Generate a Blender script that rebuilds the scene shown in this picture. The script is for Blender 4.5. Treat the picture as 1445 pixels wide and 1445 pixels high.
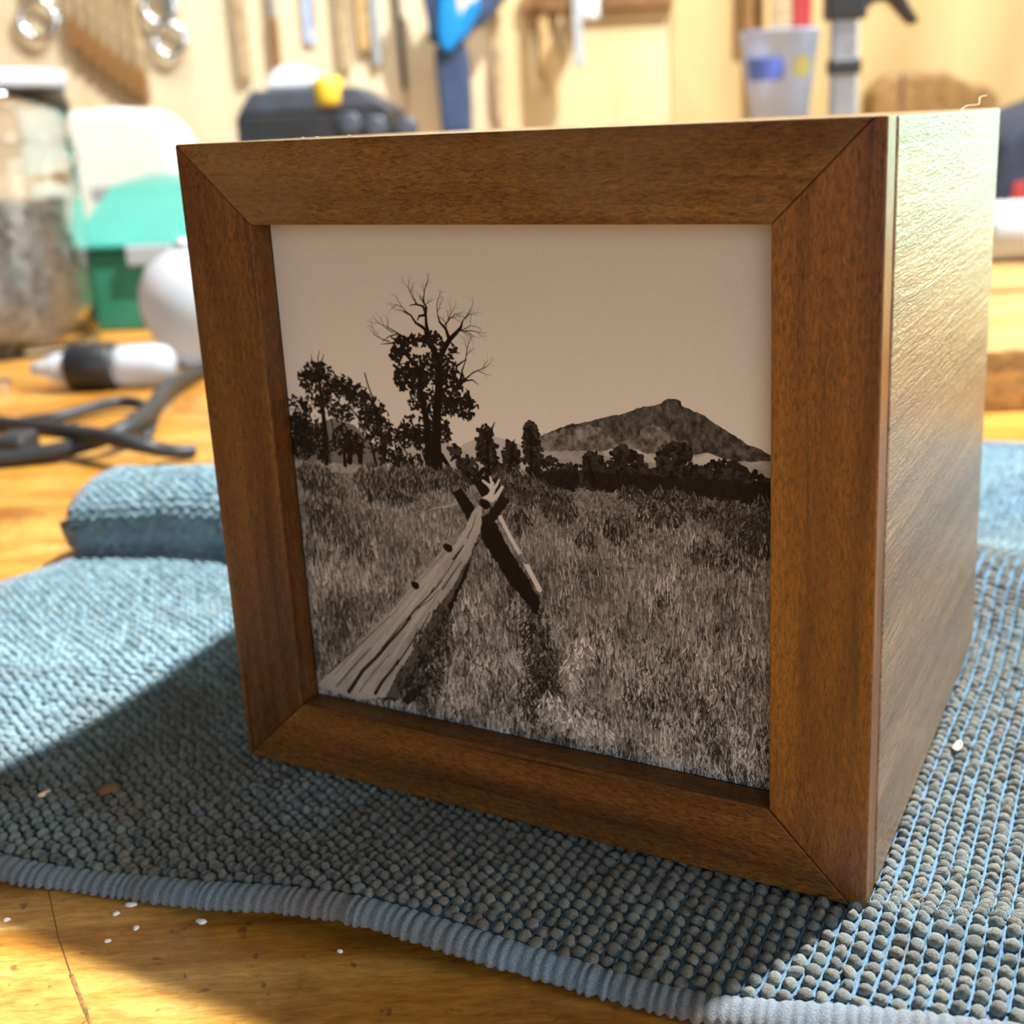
import bpy, bmesh, math, random
import numpy as np
from mathutils import Vector, Matrix

S = bpy.context.scene
COL = S.collection
for o in list(bpy.data.objects):
    bpy.data.objects.remove(o)

# ------------------------------------------------------------------ camera, world, lights, exposure
cam_data = bpy.data.cameras.new('camera')
cam = bpy.data.objects.new('camera', cam_data)
COL.objects.link(cam)
cam.location = (-0.01605, -0.26761, 0.13626)
cam.rotation_euler = (1.30587, 0.04221, -0.01145)
cam_data.sensor_width = 36.0
cam_data.lens = 42.09
cam_data.shift_x = -0.04695
cam_data.shift_y = -0.06402
cam_data.clip_start = 0.01
cam_data.clip_end = 50
cam_data.dof.use_dof = True
cam_data.dof.focus_distance = 0.212
cam_data.dof.aperture_fstop = 17.0
S.camera = cam

S.view_settings.view_transform = 'Standard'
S.view_settings.look = 'None'
S.view_settings.gamma = 1.0
S.view_settings.exposure = 0.0
S.view_settings.use_curve_mapping = False

world = bpy.data.worlds.new('workshop_ambient')
S.world = world
world.use_nodes = True
wb = world.node_tree.nodes['Background']
wb.inputs['Color'].default_value = (1.0, 0.985, 0.96, 1)
wb.inputs['Strength'].default_value = 0.14


def area_light(name, loc, target, size, power, color, size_y=None):
    d = bpy.data.lights.new(name, 'AREA')
    d.shape = 'RECTANGLE' if size_y else 'SQUARE'
    d.size = size
    if size_y:
        d.size_y = size_y
    d.energy = power
    d.color = color
    o = bpy.data.objects.new(name, d)
    COL.objects.link(o)
    o.location = loc
    o.rotation_euler = (Vector(target) - Vector(loc)).to_track_quat('-Z', 'Y').to_euler()
    return o


# bench lamp above, to the right and a little behind (throws the box's shadow to the left)
area_light('bench_lamp', (0.527, 0.218, 1.27),(0, 0, 0.06), 0.045, 84.0, (0.93, 0.98, 1.0))
# daylight from a window on the right, beyond the frame
area_light('window_daylight', (0.88, 1.06, 0.25),(0.08, 0.0, 0.08), 0.42, 5.2, (0.50, 1.0, 0.78), 0.50)
# added fill over the back of the bench, brightening the plywood wall
wall_fill_light = area_light('wall_fill', (-0.15, 0.48, 1.45),(-0.10, 1.12, 0.12), 0.8, 4.5, (1.0, 0.97, 0.92), 0.35)
wall_fill_light.data.spread = math.radians(75)
# added soft fills: behind the camera for the front, at right for the side
area_light('front_fill', (0.0, -2.1, 0.55),(0, 0, 0.07), 1.3, 15.0, (0.98, 0.985, 1.0))
area_light('side_fill', (2.0, -0.75, 0.62),(0.09, 0.0, 0.07), 0.9, 26.0, (1.0, 0.97, 0.92))

# ------------------------------------------------------------------ helpers


def link(o, parent=None):
    COL.objects.link(o)
    if parent is not None:
        o.parent = parent
    return o


def tag(o, label=None, cat=None, group=None, kind=None):
    if label:
        o['label'] = label
    if cat:
        o['category'] = cat
    if group:
        o['group'] = group
    if kind:
        o['kind'] = kind
    return o


def empty(name, loc=(0, 0, 0), rz=0.0):
    o = bpy.data.objects.new(name, None)
    o.empty_display_size = 0.02
    COL.objects.link(o)
    o.location = loc
    o.rotation_euler = (0, 0, rz)
    return o


def mesh_obj(name, verts, faces, mat, parent=None, smooth=False, loc=None):
    me = bpy.data.meshes.new(name)
    me.from_pydata([tuple(v) for v in verts], [], [tuple(f) for f in faces])
    me.update()
    if smooth:
        me.polygons.foreach_set('use_smooth', [True] * len(me.polygons))
    me.materials.append(mat)
    o = link(bpy.data.objects.new(name, me), parent)
    if loc:
        o.location = loc
    return o


def bm_obj(name, bm, mat, parent=None, smooth=False, loc=None):
    bmesh.ops.recalc_face_normals(bm, faces=bm.faces)
    me = bpy.data.meshes.new(name)
    bm.to_mesh(me)
    bm.free()
    if smooth:
        me.polygons.foreach_set('use_smooth', [True] * len(me.polygons))
    me.materials.append(mat)
    o = link(bpy.data.objects.new(name, me), parent)
    if loc:
        o.location = loc
    return o


def add_prism(bm, poly, y0, y1, bev=0.0, segs=2, axis='y'):
    """poly: list of (x, z); extruded from y0 to y1."""
    def co(a, b, d):
        if axis == 'y':
            return (a, d, b)
        if axis == 'x':
            return (d, a, b)
        return (a, b, d)
    v0 = [bm.verts.new(co(a, b, y0)) for a, b in poly]
    v1 = [bm.verts.new(co(a, b, y1)) for a, b in poly]
    fs = [bm.faces.new(v0), bm.faces.new(v1[::-1])]
    n = len(poly)
    for i in range(n):
        fs.append(bm.faces.new((v0[i], v1[i], v1[(i + 1) % n], v0[(i + 1) % n])))
    bmesh.ops.recalc_face_normals(bm, faces=fs)
    if bev > 0:
        es = list({e for f in fs for e in f.edges})
        bmesh.ops.bevel(bm, geom=es, offset=bev, segments=segs, affect='EDGES', profile=0.5, clamp_overlap=True)


def prism(name, poly, y0, y1, mat, parent=None, bev=0.0, segs=2, axis='y', loc=None, smooth=False):
    bm = bmesh.new()
    add_prism(bm, poly, y0, y1, bev, segs, axis)
    return bm_obj(name, bm, mat, parent, smooth, loc)


def rect(x0, z0, x1, z1):
    return [(x0, z0),(x1, z0),(x1, z1),(x0, z1)]


def block(name, x0, x1, y0, y1, z0, z1, mat, parent=None, bev=0.001):
    return prism(name, rect(x0, z0, x1, z1), y0, y1, mat, parent, bev)


def lathe(name, prof, mat, parent=None, seg=32, loc=None, smooth=True, squash=(1, 1)):
    """prof: list of (r, z) from one end to the other; r = 0 closes."""
    vs, fs, rings = [], [], []
    for r, z in prof:
        if r <= 1e-9:
            rings.append([len(vs)])
            vs.append((0, 0, z))
        else:
            rings.append(list(range(len(vs), len(vs) + seg)))
            for k in range(seg):
                a = 2 * math.pi * k / seg
                vs.append((r * math.cos(a) * squash[0], r * math.sin(a) * squash[1], z))
    for A, B in zip(rings, rings[1:]):
        for k in range(seg):
            k2 = (k + 1) % seg
            if len(A) == 1 and len(B) == 1:
                continue
            if len(A) == 1:
                fs.append((A[0], B[k2], B[k]))
            elif len(B) == 1:
                fs.append((A[k], A[k2], B[0]))
            else:
                fs.append((A[k], A[k2], B[k2], B[k]))
    o = mesh_obj(name, vs, fs, mat, parent, smooth, loc)
    bm = bmesh.new()
    bm.from_mesh(o.data)
    bmesh.ops.recalc_face_normals(bm, faces=bm.faces)
    bm.to_mesh(o.data)
    bm.free()
    return o


def spline(pts, n=10):
    pts = [Vector(p) for p in pts]
    out = []
    for i in range(len(pts) - 1):
        p0 = pts[max(i - 1, 0)]
        p1, p2 = pts[i], pts[i + 1]
        p3 = pts[min(i + 2, len(pts) - 1)]
        for k in range(n):
            t = k / n
            out.append(0.5 * ((2 * p1) + (p2 - p0) * t + (2 * p0 - 5 * p1 + 4 * p2 - p3) * t * t + (3 * p1 - p0 - 3 * p2 + p3) * t ** 3))
    out.append(pts[-1])
    return out


def tube(name, pts, rad, mat, parent=None, seg=10, n=8, flat=1.0):
    path = spline(pts, n)
    m = len(path)
    vs, fs = [], []
    for i, p in enumerate(path):
        t = (path[min(i + 1, m - 1)] - path[max(i - 1, 0)]).normalized()
        up = Vector((0, 0, 1)) if abs(t.z) < 0.95 else Vector((0, 1, 0))
        s = t.cross(up).normalized()
        u = s.cross(t).normalized()
        r = rad[0] + (rad[1] - rad[0]) * i / (m - 1) if isinstance(rad, tuple) else rad
        for k in range(seg):
            a = 2 * math.pi * k / seg
            vs.append(p + s * (r * math.cos(a)) + u * (r * flat * math.sin(a)))
    for i in range(m - 1):
        for k in range(seg):
            k2 = (k + 1) % seg
            fs.append((i * seg + k, i * seg + k2, (i + 1) * seg + k2, (i + 1) * seg + k))
    fs.append(tuple(range(seg))[::-1])
    fs.append(tuple(range((m - 1) * seg, m * seg)))
    return mesh_obj(name, vs, fs, mat, parent, True)


def ring_mesh(name, c, R, r, mat, parent=None, seg=28, sub=10):
    """A ring standing in the XZ plane."""
    vs, fs = [], []
    for i in range(seg):
        a = 2 * math.pi * i / seg
        for k in range(sub):
            b = 2 * math.pi * k / sub
            q = R + r * math.cos(b)
            vs.append((c[0] + q * math.cos(a), c[1] + r * math.sin(b), c[2] + q * math.sin(a)))
    for i in range(seg):
        for k in range(sub):
            i2, k2 = (i + 1) % seg, (k + 1) % sub
            fs.append((i * sub + k, i * sub + k2, i2 * sub + k2, i2 * sub + k))
    return mesh_obj(name, vs, fs, mat, parent, True)


# ------------------------------------------------------------------ materials


class NT:
    def __init__(self, name):
        self.m = bpy.data.materials.new(name)
        self.m.use_nodes = True
        self.t = self.m.node_tree
        self.p = self.t.nodes['Principled BSDF']

    def n(self, kind, **kw):
        nd = self.t.nodes.new(kind)
        for k, v in kw.items():
            if k in nd.inputs:
                nd.inputs[k].default_value = v
            else:
                setattr(nd, k, v)
        return nd

    def l(self, a, b):
        self.t.links.new(a, b)

    def coords(self, scale=(1, 1, 1), rot=(0, 0, 0), loc=(0, 0, 0)):
        tc = self.n('ShaderNodeTexCoord')
        mp = self.n('ShaderNodeMapping')
        mp.inputs['Scale'].default_value = scale
        mp.inputs['Rotation'].default_value = rot
        mp.inputs['Location'].default_value = loc
        self.l(tc.outputs['Object'], mp.inputs['Vector'])
        return mp.outputs['Vector']

    def noise(self, vec, scale, detail=4.0, rough=0.55, dist=0.0):
        nd = self.n('ShaderNodeTexNoise')
        nd.inputs['Scale'].default_value = scale
        nd.inputs['Detail'].default_value = detail
        nd.inputs['Roughness'].default_value = rough
        nd.inputs['Distortion'].default_value = dist
        self.l(vec, nd.inputs['Vector'])
        return nd.outputs['Fac']

    def ramp(self, fac, stops):
        nd = self.n('ShaderNodeValToRGB')
        el = nd.color_ramp.elements
        while len(el) < len(stops):
            el.new(0.5)
        for e, (p, c) in zip(el, stops):
            e.position = p
            e.color = (*c, 1) if len(c) == 3 else c
        self.l(fac, nd.inputs['Fac'])
        return nd.outputs['Color']

    def mix(self, fac, a, b, mode='MIX'):
        nd = self.n('ShaderNodeMix', data_type='RGBA', blend_type=mode)
        for sock, v in ((nd.inputs[0], fac),(nd.inputs[6], a),(nd.inputs[7], b)):
            if hasattr(v, 'node'):
                self.l(v, sock)
            else:
                sock.default_value = v if isinstance(v, (int, float)) else (*v, 1)[:4]
        return nd.outputs[2]

    def math(self, op, a, b=0.0, c=None):
        nd = self.n('ShaderNodeMath', operation=op)
        for sock, v in ((nd.inputs[0], a),(nd.inputs[1], b)):
            if hasattr(v, 'node'):
                self.l(v, sock)
            else:
                sock.default_value = v
        if c is not None:
            nd.inputs[2].default_value = c
        return nd.outputs[0]

    def bump(self, h, strength=0.3, dist=0.001, normal=None):
        nd = self.n('ShaderNodeBump')
        nd.inputs['Strength'].default_value = strength
        nd.inputs['Distance'].default_value = dist
        self.l(h, nd.inputs['Height'])
        if normal is not None:
            self.l(normal, nd.inputs['Normal'])
        return nd.outputs['Normal']

    def out(self, color=None, rough=0.5, metal=0.0, normal=None, spec=None, coat=0.0, coat_rough=0.1, trans=0.0, ior=1.45):
        p = self.p
        if color is not None:
            if hasattr(color, 'node'):
                self.l(color, p.inputs['Base Color'])
            else:
                p.inputs['Base Color'].default_value = (*color, 1)
        if hasattr(rough, 'node'):
            self.l(rough, p.inputs['Roughness'])
        else:
            p.inputs['Roughness'].default_value = rough
        p.inputs['Metallic'].default_value = metal
        if spec is not None:
            p.inputs['Specular IOR Level'].default_value = spec
        p.inputs['Coat Weight'].default_value = coat
        p.inputs['Coat Roughness'].default_value = coat_rough
        p.inputs['Transmission Weight'].default_value = trans
        p.inputs['IOR'].default_value = ior
        if normal is not None:
            self.l(normal, p.inputs['Normal'])
            if coat:
                self.l(normal, p.inputs['Coat Normal'])
        return self.m


def plain(name, color, rough=0.5, metal=0.0, var=0.12, scale=60.0, bump=0.05, **kw):
    t = NT(name)
    v = t.coords()
    f = t.noise(v, scale, 3)
    a = tuple(c * (1 - var) for c in color)
    b = tuple(min(1, c * (1 + var)) for c in color)
    col = t.ramp(f, [(0.3, a),(0.7, b)])
    nm = t.bump(f, bump, 0.0005) if bump else None
    return t.out(col, rough, metal, nm, **kw)


def wood(name, dark, mid, light, axis, rough=0.45, fine=1.0, off=(0, 0, 0), bump=0.6, spec=0.4, coat=0.0, coat_rough=0.2, wear=None):
    """Straight-grained timber: grain runs along `axis` (0, 1, 2) of the object."""
    t = NT(name)
    s = [1.0, 1.0, 1.0]
    s[axis] = 0.07
    v = t.coords(tuple(s), loc=off)
    big = t.noise(v, 130 * fine, 3, 0.5, 0.6)
    s2 = [1.0, 1.0, 1.0]
    s2[axis] = 0.28
    v2 = t.coords(tuple(s2), loc=off)
    fib = t.noise(v2, 1900 * fine, 3, 0.7, 0.8)
    s3 = [1.0, 1.0, 1.0]
    s3[axis] = 0.035
    v3 = t.coords(tuple(s3), loc=off)
    pore = t.noise(v3, 420 * fine, 2, 0.5, 0.2)
    col = t.ramp(big, [(0.30, dark),(0.52, mid),(0.75, light)])
    fcol = t.ramp(fib, [(0.30, (0.34, 0.32, 0.30)),(0.50, (0.95, 0.95, 0.95)),(0.72, (1.55, 1.52, 1.45))])
    col = t.mix(1.0, col, fcol, 'MULTIPLY')
    pf = t.ramp(pore, [(0.24, (0.35, 0.28, 0.25)),(0.36, (1, 1, 1))])
    col = t.mix(1.0, col, pf, 'MULTIPLY')
    if wear:
        w = t.noise(t.coords(), 45, 3)
        wf = t.ramp(w, [(0.45, (0, 0, 0)),(0.7, (0.55, 0.55, 0.55))])
        col = t.mix(wf, col, wear)
    h = t.math('ADD', fib, t.math('MULTIPLY', pore, 0.8))
    nm = t.bump(h, bump, 0.00035)
    return t.out(col, rough, 0.0, nm, spec=spec, coat=coat, coat_rough=coat_rough)


BROWN = ((0.060, 0.023, 0.004),(0.125, 0.056, 0.010),(0.185, 0.094, 0.024))
m_rail = wood('stained_rail_wood', *BROWN, axis=0, wear=(0.17, 0.115, 0.06))
m_rail2 = wood('stained_sill_wood', (0.070, 0.024, 0.004),(0.145, 0.061, 0.011),(0.195, 0.090, 0.021), axis=0, off=(0.3, 0.1, 0.7))
m_stile = wood('stained_stile_wood', (0.060, 0.021, 0.003),(0.118, 0.049, 0.009),(0.17, 0.080, 0.018), axis=2, off=(0.2, 0, 0.5))
m_stile2 = wood('stained_right_stile_wood', (0.080, 0.024, 0.003),(0.155, 0.058, 0.008),(0.205, 0.082, 0.013), axis=2, off=(0.7, 0.4, 0.1), bump=0.25, rough=0.38, spec=0.5, coat=0.4, coat_rough=0.3)


def side_wood():
    t = NT('varnished_side_wood')
    v = t.coords((1, 0.05, 1))
    big = t.noise(v, 160, 3, 0.5, 0.4)
    fib = t.noise(t.coords((1, 0.10, 1)), 1500, 3, 0.65, 0.3)
    col = t.ramp(big, [(0.3, (0.12, 0.066, 0.025)),(0.55, (0.20, 0.118, 0.050)),(0.75, (0.26, 0.165, 0.078))])
    fc = t.ramp(fib, [(0.3, (0.55, 0.52, 0.5)),(0.6, (1.1, 1.1, 1.1))])
    col = t.mix(1.0, col, fc, 'MULTIPLY')
    crinkle = t.noise(t.coords((1, 0.22, 1), rot=(0.25, 0, 0)), 1350, 4, 0.65, 1.2)
    strokes = t.noise(t.coords((1, 0.06, 1), rot=(0.12, 0, 0)), 620, 2, 0.5, 0.3)
    h = t.math('ADD', t.math('MULTIPLY', crinkle, 0.8), t.math('ADD', t.math('MULTIPLY', fib, 0.5), strokes))
    nm = t.bump(h, 0.75, 0.0004)
    return t.out(col, 0.36, 0.0, nm, spec=0.5, coat=0.85, coat_rough=0.22)


m_side = side_wood()
m_seam = plain('dark_glue_joint', (0.012, 0.004, 0.004), 0.7)


def towel_mat(name, clean, dirty, base=False, soiled=True):
    t = NT(name)
    v = t.coords()
    patch = t.noise(v, 22, 4, 0.6, 0.4)
    front = t.n('ShaderNodeSeparateXYZ')
    t.l(v, front.inputs[0])
    # the towel is most soiled along its front and right hand side
    soil = t.math('ADD', t.math('MULTIPLY_ADD', front.outputs['Y'], -4.2, 0.17), t.math('MULTIPLY', front.outputs['X'], 1.7))
    f = t.math('ADD', t.math('MULTIPLY', patch, 1.2), soil) if soiled else t.math('MULTIPLY', patch, 1.3)
    msk = t.ramp(f, [(0.36, (0, 0, 0)),(0.74, (1, 1, 1))])
    if not base:
        # dirt sits on the tips of the loops; their roots stay blue
        tip = t.n('ShaderNodeAttribute', attribute_name='tip')
        msk = t.math('MULTIPLY', msk, t.ramp(tip.outputs['Fac'], [(0.2, (0.45, 0.45, 0.45)),(0.7, (1, 1, 1))]))
    col = t.mix(msk, clean, dirty)
    if not base:
        isl = t.n('ShaderNodeNewGeometry')
        r = isl.outputs['Random Per Island']
        rc = t.ramp(r, [(0.0, (0.66, 0.66, 0.62)),(0.5, (1.0, 1.0, 1.0)),(0.94, (1.22, 1.20, 1.12)),(1.0, (1.0, 0.72, 0.55))])
        col = t.mix(1.0, col, rc, 'MULTIPLY')
    st = t.noise(v, 55, 3, 0.6, 0.6)
    sm = t.ramp(st, [(0.66, (0, 0, 0)),(0.74, (0.55, 0.55, 0.55))])
    col = t.mix(sm, col, (0.16, 0.115, 0.085))
    fz = t.noise(v, 3200, 3, 0.75)
    fc = t.ramp(fz, [(0.3, (0.55, 0.55, 0.55)),(0.7, (1.4, 1.4, 1.4))])
    col = t.mix(1.0, col, fc, 'MULTIPLY')
    nm = t.bump(fz, 0.9, 0.0008)
    m = t.out(col, 0.95, 0.0, nm, spec=0.1)
    t.p.inputs['Sheen Weight'].default_value = 0.25
    t.p.inputs['Sheen Roughness'].default_value = 0.6
    return m


m_loop = towel_mat('towel_loops', (0.26, 0.41, 0.48),(0.142, 0.140, 0.118))
m_cloth = towel_mat('towel_backing', (0.12, 0.26, 0.40),(0.10, 0.21, 0.33), True)
m_hem = towel_mat('towel_hem_yarn', (0.20, 0.335, 0.46),(0.175, 0.185, 0.20), True, False)


def bench_mat():
    t = NT('worn_varnished_bench_wood')
    rot = (0, 0, -0.42)
    v = t.coords((0.10, 1, 1), rot)
    g = t.noise(v, 90, 4, 0.6, 0.8)
    col = t.ramp(g, [(0.28, (0.28, 0.098, 0.007)),(0.5, (0.44, 0.200, 0.028)),(0.72, (0.62, 0.36, 0.105))])
    pl = t.coords()
    blot = t.noise(pl, 30, 5, 0.65, 0.5)
    bc = t.ramp(blot, [(0.3, (0.58, 0.44, 0.32)),(0.48, (1, 1, 1)),(0.72, (1.18, 1.16, 1.10))])
    col = t.mix(1.0, col, bc, 'MULTIPLY')
    fib = t.noise(t.coords((0.22, 1, 1), rot), 900, 3, 0.7, 0.4)
    fc = t.ramp(fib, [(0.3, (0.66, 0.60, 0.52)),(0.7, (1.18, 1.18, 1.18))])
    col = t.mix(1.0, col, fc, 'MULTIPLY')
    spk = t.noise(pl, 260, 2, 0.5, 0.3)
    sf = t.ramp(spk, [(0.655, (0, 0, 0)),(0.72, (0.75, 0.75, 0.75))])
    col = t.mix(sf, col, (0.13, 0.06, 0.02))
    nm = t.bump(fib, 0.2, 0.0004)
    return t.out(col, t.ramp(blot, [(0.3, (0.32, 0.32, 0.32)),(0.7, (0.48, 0.48, 0.48))]), 0, nm, spec=0.45)


m_bench = bench_mat()


def ply_mat(name, a, b, c, sc=1.0):
    t = NT(name)
    v = t.coords((1, 1, 0.18))
    g = t.noise(v, 9 * sc, 4, 0.55, 1.0)
    col = t.ramp(g, [(0.3, a),(0.5, b),(0.7, c)])
    k = t.noise(t.coords((1, 1, 0.4)), 7, 2, 0.5)
    kf = t.ramp(k, [(0.70, (0, 0, 0)),(0.78, (0.5, 0.5, 0.5))])
    col = t.mix(kf, col, (0.30, 0.17, 0.065))
    return t.out(col, 0.6, 0, t.bump(g, 0.1, 0.001))


m_ply = ply_mat('pale_plywood', (0.53, 0.40, 0.24),(0.61, 0.49, 0.32),(0.66, 0.55, 0.37))
m_ply3 = ply_mat('yellow_plywood', (0.46, 0.33, 0.16),(0.53, 0.40, 0.21),(0.57, 0.45, 0.25))
m_ply2 = ply_mat('amber_plywood', (0.36, 0.23, 0.085),(0.43, 0.29, 0.12),(0.48, 0.34, 0.15))
m_tan = wood('tan_tool_wood', (0.30, 0.20, 0.10),(0.38, 0.27, 0.15),(0.43, 0.32, 0.19), 2, fine=0.2, bump=0.1)
m_gold = wood('golden_tool_wood', (0.36, 0.22, 0.08),(0.45, 0.29, 0.12),(0.50, 0.34, 0.15), 2, fine=0.2, bump=0.1)
m_brown = wood('brown_tool_wood', (0.13, 0.06, 0.02),(0.20, 0.095, 0.03),(0.27, 0.14, 0.05), 2, fine=0.2, bump=0.1)
m_slab = wood('amber_slab_brown', (0.17, 0.085, 0.025),(0.22, 0.115, 0.035),(0.26, 0.145, 0.05), 2, fine=0.15, bump=0.1)
m_board = wood('orange_board_wood', (0.32, 0.17, 0.05),(0.42, 0.24, 0.08),(0.47, 0.30, 0.12), 0, fine=0.15, bump=0.1, rough=0.5)
m_steel = plain('brushed_steel', (0.42, 0.43, 0.46), 0.28, 0.9, 0.15)
m_chrome = plain('bright_chrome', (0.8, 0.82, 0.86), 0.08, 1.0, 0.05, bump=0)
m_black = plain('black_plastic', (0.014, 0.014, 0.016), 0.42, 0, 0.3)
m_rubber = plain('black_cord_rubber', (0.018, 0.018, 0.02), 0.5, 0, 0.3)
m_navy = plain('navy_tool_grip', (0.030, 0.050, 0.105), 0.5, 0, 0.2)
m_blue = plain('bright_blue_plastic', (0.0, 0.17, 0.45), 0.4, 0, 0.1)
m_paleblue = plain('pale_blue_enamel', (0.36, 0.42, 0.60), 0.4, 0, 0.08)
m_white = plain('white_plastic', (0.58, 0.61, 0.64), 0.35, 0, 0.04)
m_offwhite = plain('off_white_plastic', (0.62, 0.65, 0.57), 0.45, 0, 0.04)
m_yellow = plain('yellow_plastic', (0.60, 0.38, 0.03), 0.4, 0, 0.08)
m_red = plain('red_plastic', (0.30, 0.03, 0.03), 0.4, 0, 0.1)
m_green = plain('green_painted_lid', (0.045, 0.26, 0.215), 0.38, 0, 0.06, 30)
m_green2 = plain('dark_green_box', (0.025, 0.17, 0.10), 0.45, 0, 0.08, 30)
m_grey = plain('grey_plastic', (0.30, 0.32, 0.33), 0.45, 0, 0.1)
m_bagcloth = plain('dark_navy_cloth', (0.022, 0.026, 0.045), 0.9, 0, 0.3)
m_paint = plain('dried_white_paint', (0.80, 0.78, 0.72), 0.5, 0, 0.05)
m_scrap = plain('metal_scrap', (0.30, 0.295, 0.285), 0.35, 0.7, 0.4, 200)
m_chip = plain('wood_shaving', (0.78, 0.60, 0.42), 0.7, 0, 0.15)
m_crumb = plain('brown_crumb', (0.16, 0.07, 0.03), 0.8, 0, 0.3)


def clear_mat(name, color, rough=0.05, ior=1.45, trans=1.0):
    t = NT(name)
    f = t.noise(t.coords(), 25, 2)
    return t.out(color, t.ramp(f, [(0.3, (rough, rough, rough)),(0.7, (rough * 1.6,) * 3)]), 0, None, trans=trans, ior=ior)


m_glass = clear_mat('clear_jar_plastic', (0.97, 0.98, 0.97), 0.06, 1.42)
m_frost = clear_mat('frosted_cup_plastic', (0.55, 0.70, 0.95), 0.35, 1.35, 0.3)
m_milk = clear_mat('milky_white_plastic', (0.62, 0.66, 0.72), 0.35, 1.4, 0.45)
# ------------------------------------------------------------------ the room and the bench
TABLE_Z = -0.0065
BENCH_BACK, WALL_Y = 1.13, 1.15
tag(block('floor', -2.2, 2.2, -1.6, WALL_Y, -0.94, -0.90, m_grey, None, 0.0), kind='structure')
wall = tag(block('wall_back', -2.2, 2.2, WALL_Y + 0.012, WALL_Y + 0.1, -0.90, 1.6, m_ply), kind='structure')
w1, w2 = (-0.0681, 0.127)
for x0, x1, mt in ((-2.2, w1 - 0.0006, m_ply),(w1 + 0.0006, w2 - 0.0006, m_ply3),(w2 + 0.0006, 2.2, m_ply2)):  # light falloff along the wall put into the sheet tones
    block('plywood_sheet', x0, x1, WALL_Y, WALL_Y + 0.0118, -0.90, 1.6, mt, wall, 0.0008)

bench = empty('workbench', (0, 0, -0.90))
tag(bench, 'worn honey-coloured wooden workbench with paint specks under the blue towel', 'workbench')
BZ = 0.90
block('bench_top', -1.15, 1.25, -0.62, BENCH_BACK, TABLE_Z - 0.045 + BZ, TABLE_Z + BZ, m_bench, bench, 0.003)
for sx in (-1.05, 1.15):
    for sy in (-0.52, 1.02):
        block('leg', sx - 0.045, sx + 0.045, sy - 0.045, sy + 0.045, 0.0, TABLE_Z - 0.045 + BZ, m_board, bench, 0.003)
# dried paint specks on the bench, a few millimetres across
rng = random.Random(3)
for (px, py), r in zip([(-0.1029, -0.0661),(-0.1049, -0.0688),(-0.0996, -0.0733),(-0.0876, -0.0722),(-0.1257, -0.0692),(-0.1037, -0.0768),(-0.0597, -0.0825)], (0.0008, 0.0005, 0.00055, 0.0008, 0.0005, 0.00045, 0.0004)):
    vs, fs = [], []
    k = 12
    for ring, (q, z) in enumerate(((1.0, 0.0),(0.86, 0.0004),(0.5, 0.0006))):
        for i in range(k):
            a = 2 * math.pi * i / k
            rr = r * q * (1 + 0.22 * math.sin(2 * a + px * 900) + 0.12 * math.sin(3 * a))
            vs.append((rr * 1.35 * math.cos(a), rr * math.sin(a), z))
    for ring in range(2):
        for i in range(k):
            fs.append((ring * k + i, ring * k + (i + 1) % k, (ring + 1) * k + (i + 1) % k, (ring + 1) * k + i))
    fs.append(tuple(range(2 * k, 3 * k)))
    mesh_obj('paint_speck', vs, fs, m_paint, bench, True, (px, py, TABLE_Z + BZ - 0.0001))
# scratch: a dark groove across the front of the bench
sc = [(-0.1215, -0.0599),(-0.1138, -0.0744),(-0.1072, -0.0854),(-0.1007, -0.0955),(-0.0971, -0.1014)]
bm = bmesh.new()
for (a, b), w in zip(zip(sc, sc[1:]),(0.0001, 0.00016, 0.0004, 0.0003)):
    d = (Vector((b[0] - a[0], b[1] - a[1], 0))).normalized()
    nrm = Vector((-d.y, d.x, 0)) * w
    A, B = Vector((*a, TABLE_Z + BZ)), Vector((*b, TABLE_Z + BZ))
    up = Vector((0, 0, 0.00008))
    q = [bm.verts.new(p) for p in (A - nrm, A + up, A + nrm, B + nrm, B + up, B - nrm)]
    bm.faces.new((q[0], q[1], q[4], q[5]))
    bm.faces.new((q[1], q[2], q[3], q[4]))
bm_obj('scratch', bm, m_brown, bench)

# ------------------------------------------------------------------ the wooden box with its framed photograph
BW, BH, BD = 0.14, 0.1351, 0.1209
FT = 0.0058                      # frame thickness
LIP = 0.0059                     # the print sits this far behind the frame's face
OL, OR_, OT, OB = 0.0171, 0.0177, 0.0158, 0.0158
X0, X1, Y0, Y1 = -BW / 2, BW / 2, -BD / 2, BD / 2
box = empty('photo_box', (0, 0, 0), math.radians(-27.466))
tag(box, 'brown stained wooden box with a mitred frame around a black and white photograph', 'photo box')
g = 0.00011
il, ir, ib, it = X0 + OL, X1 - OR_, OB, BH - OT
prism('top_rail', [(X0 + g, BH),(X1 - 0.0020 - g, BH),(ir - g, it + 0.0),(il + g, it + 0.0)], Y0, Y0 + FT, m_rail, box, 0.00028)
prism('bottom_rail', [(X0 + g, 0),(X1 - 0.0027 - g, 0),(ir - g - 0.0004, ib),(il + g, ib)], Y0, Y0 + FT, m_rail2, box, 0.00028)
prism('left_stile', [(X0, 0),(il, ib),(il, it),(X0, BH)], Y0, Y0 + FT, m_stile, box, 0.00028)
prism('right_stile', [(X1, 0),(X1, BH),(X1 - 0.0020, BH),(ir, it),(ir, ib),(X1 - 0.0027, 0)], Y0, Y0 + FT, m_stile2, box, 0.00028)
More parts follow.
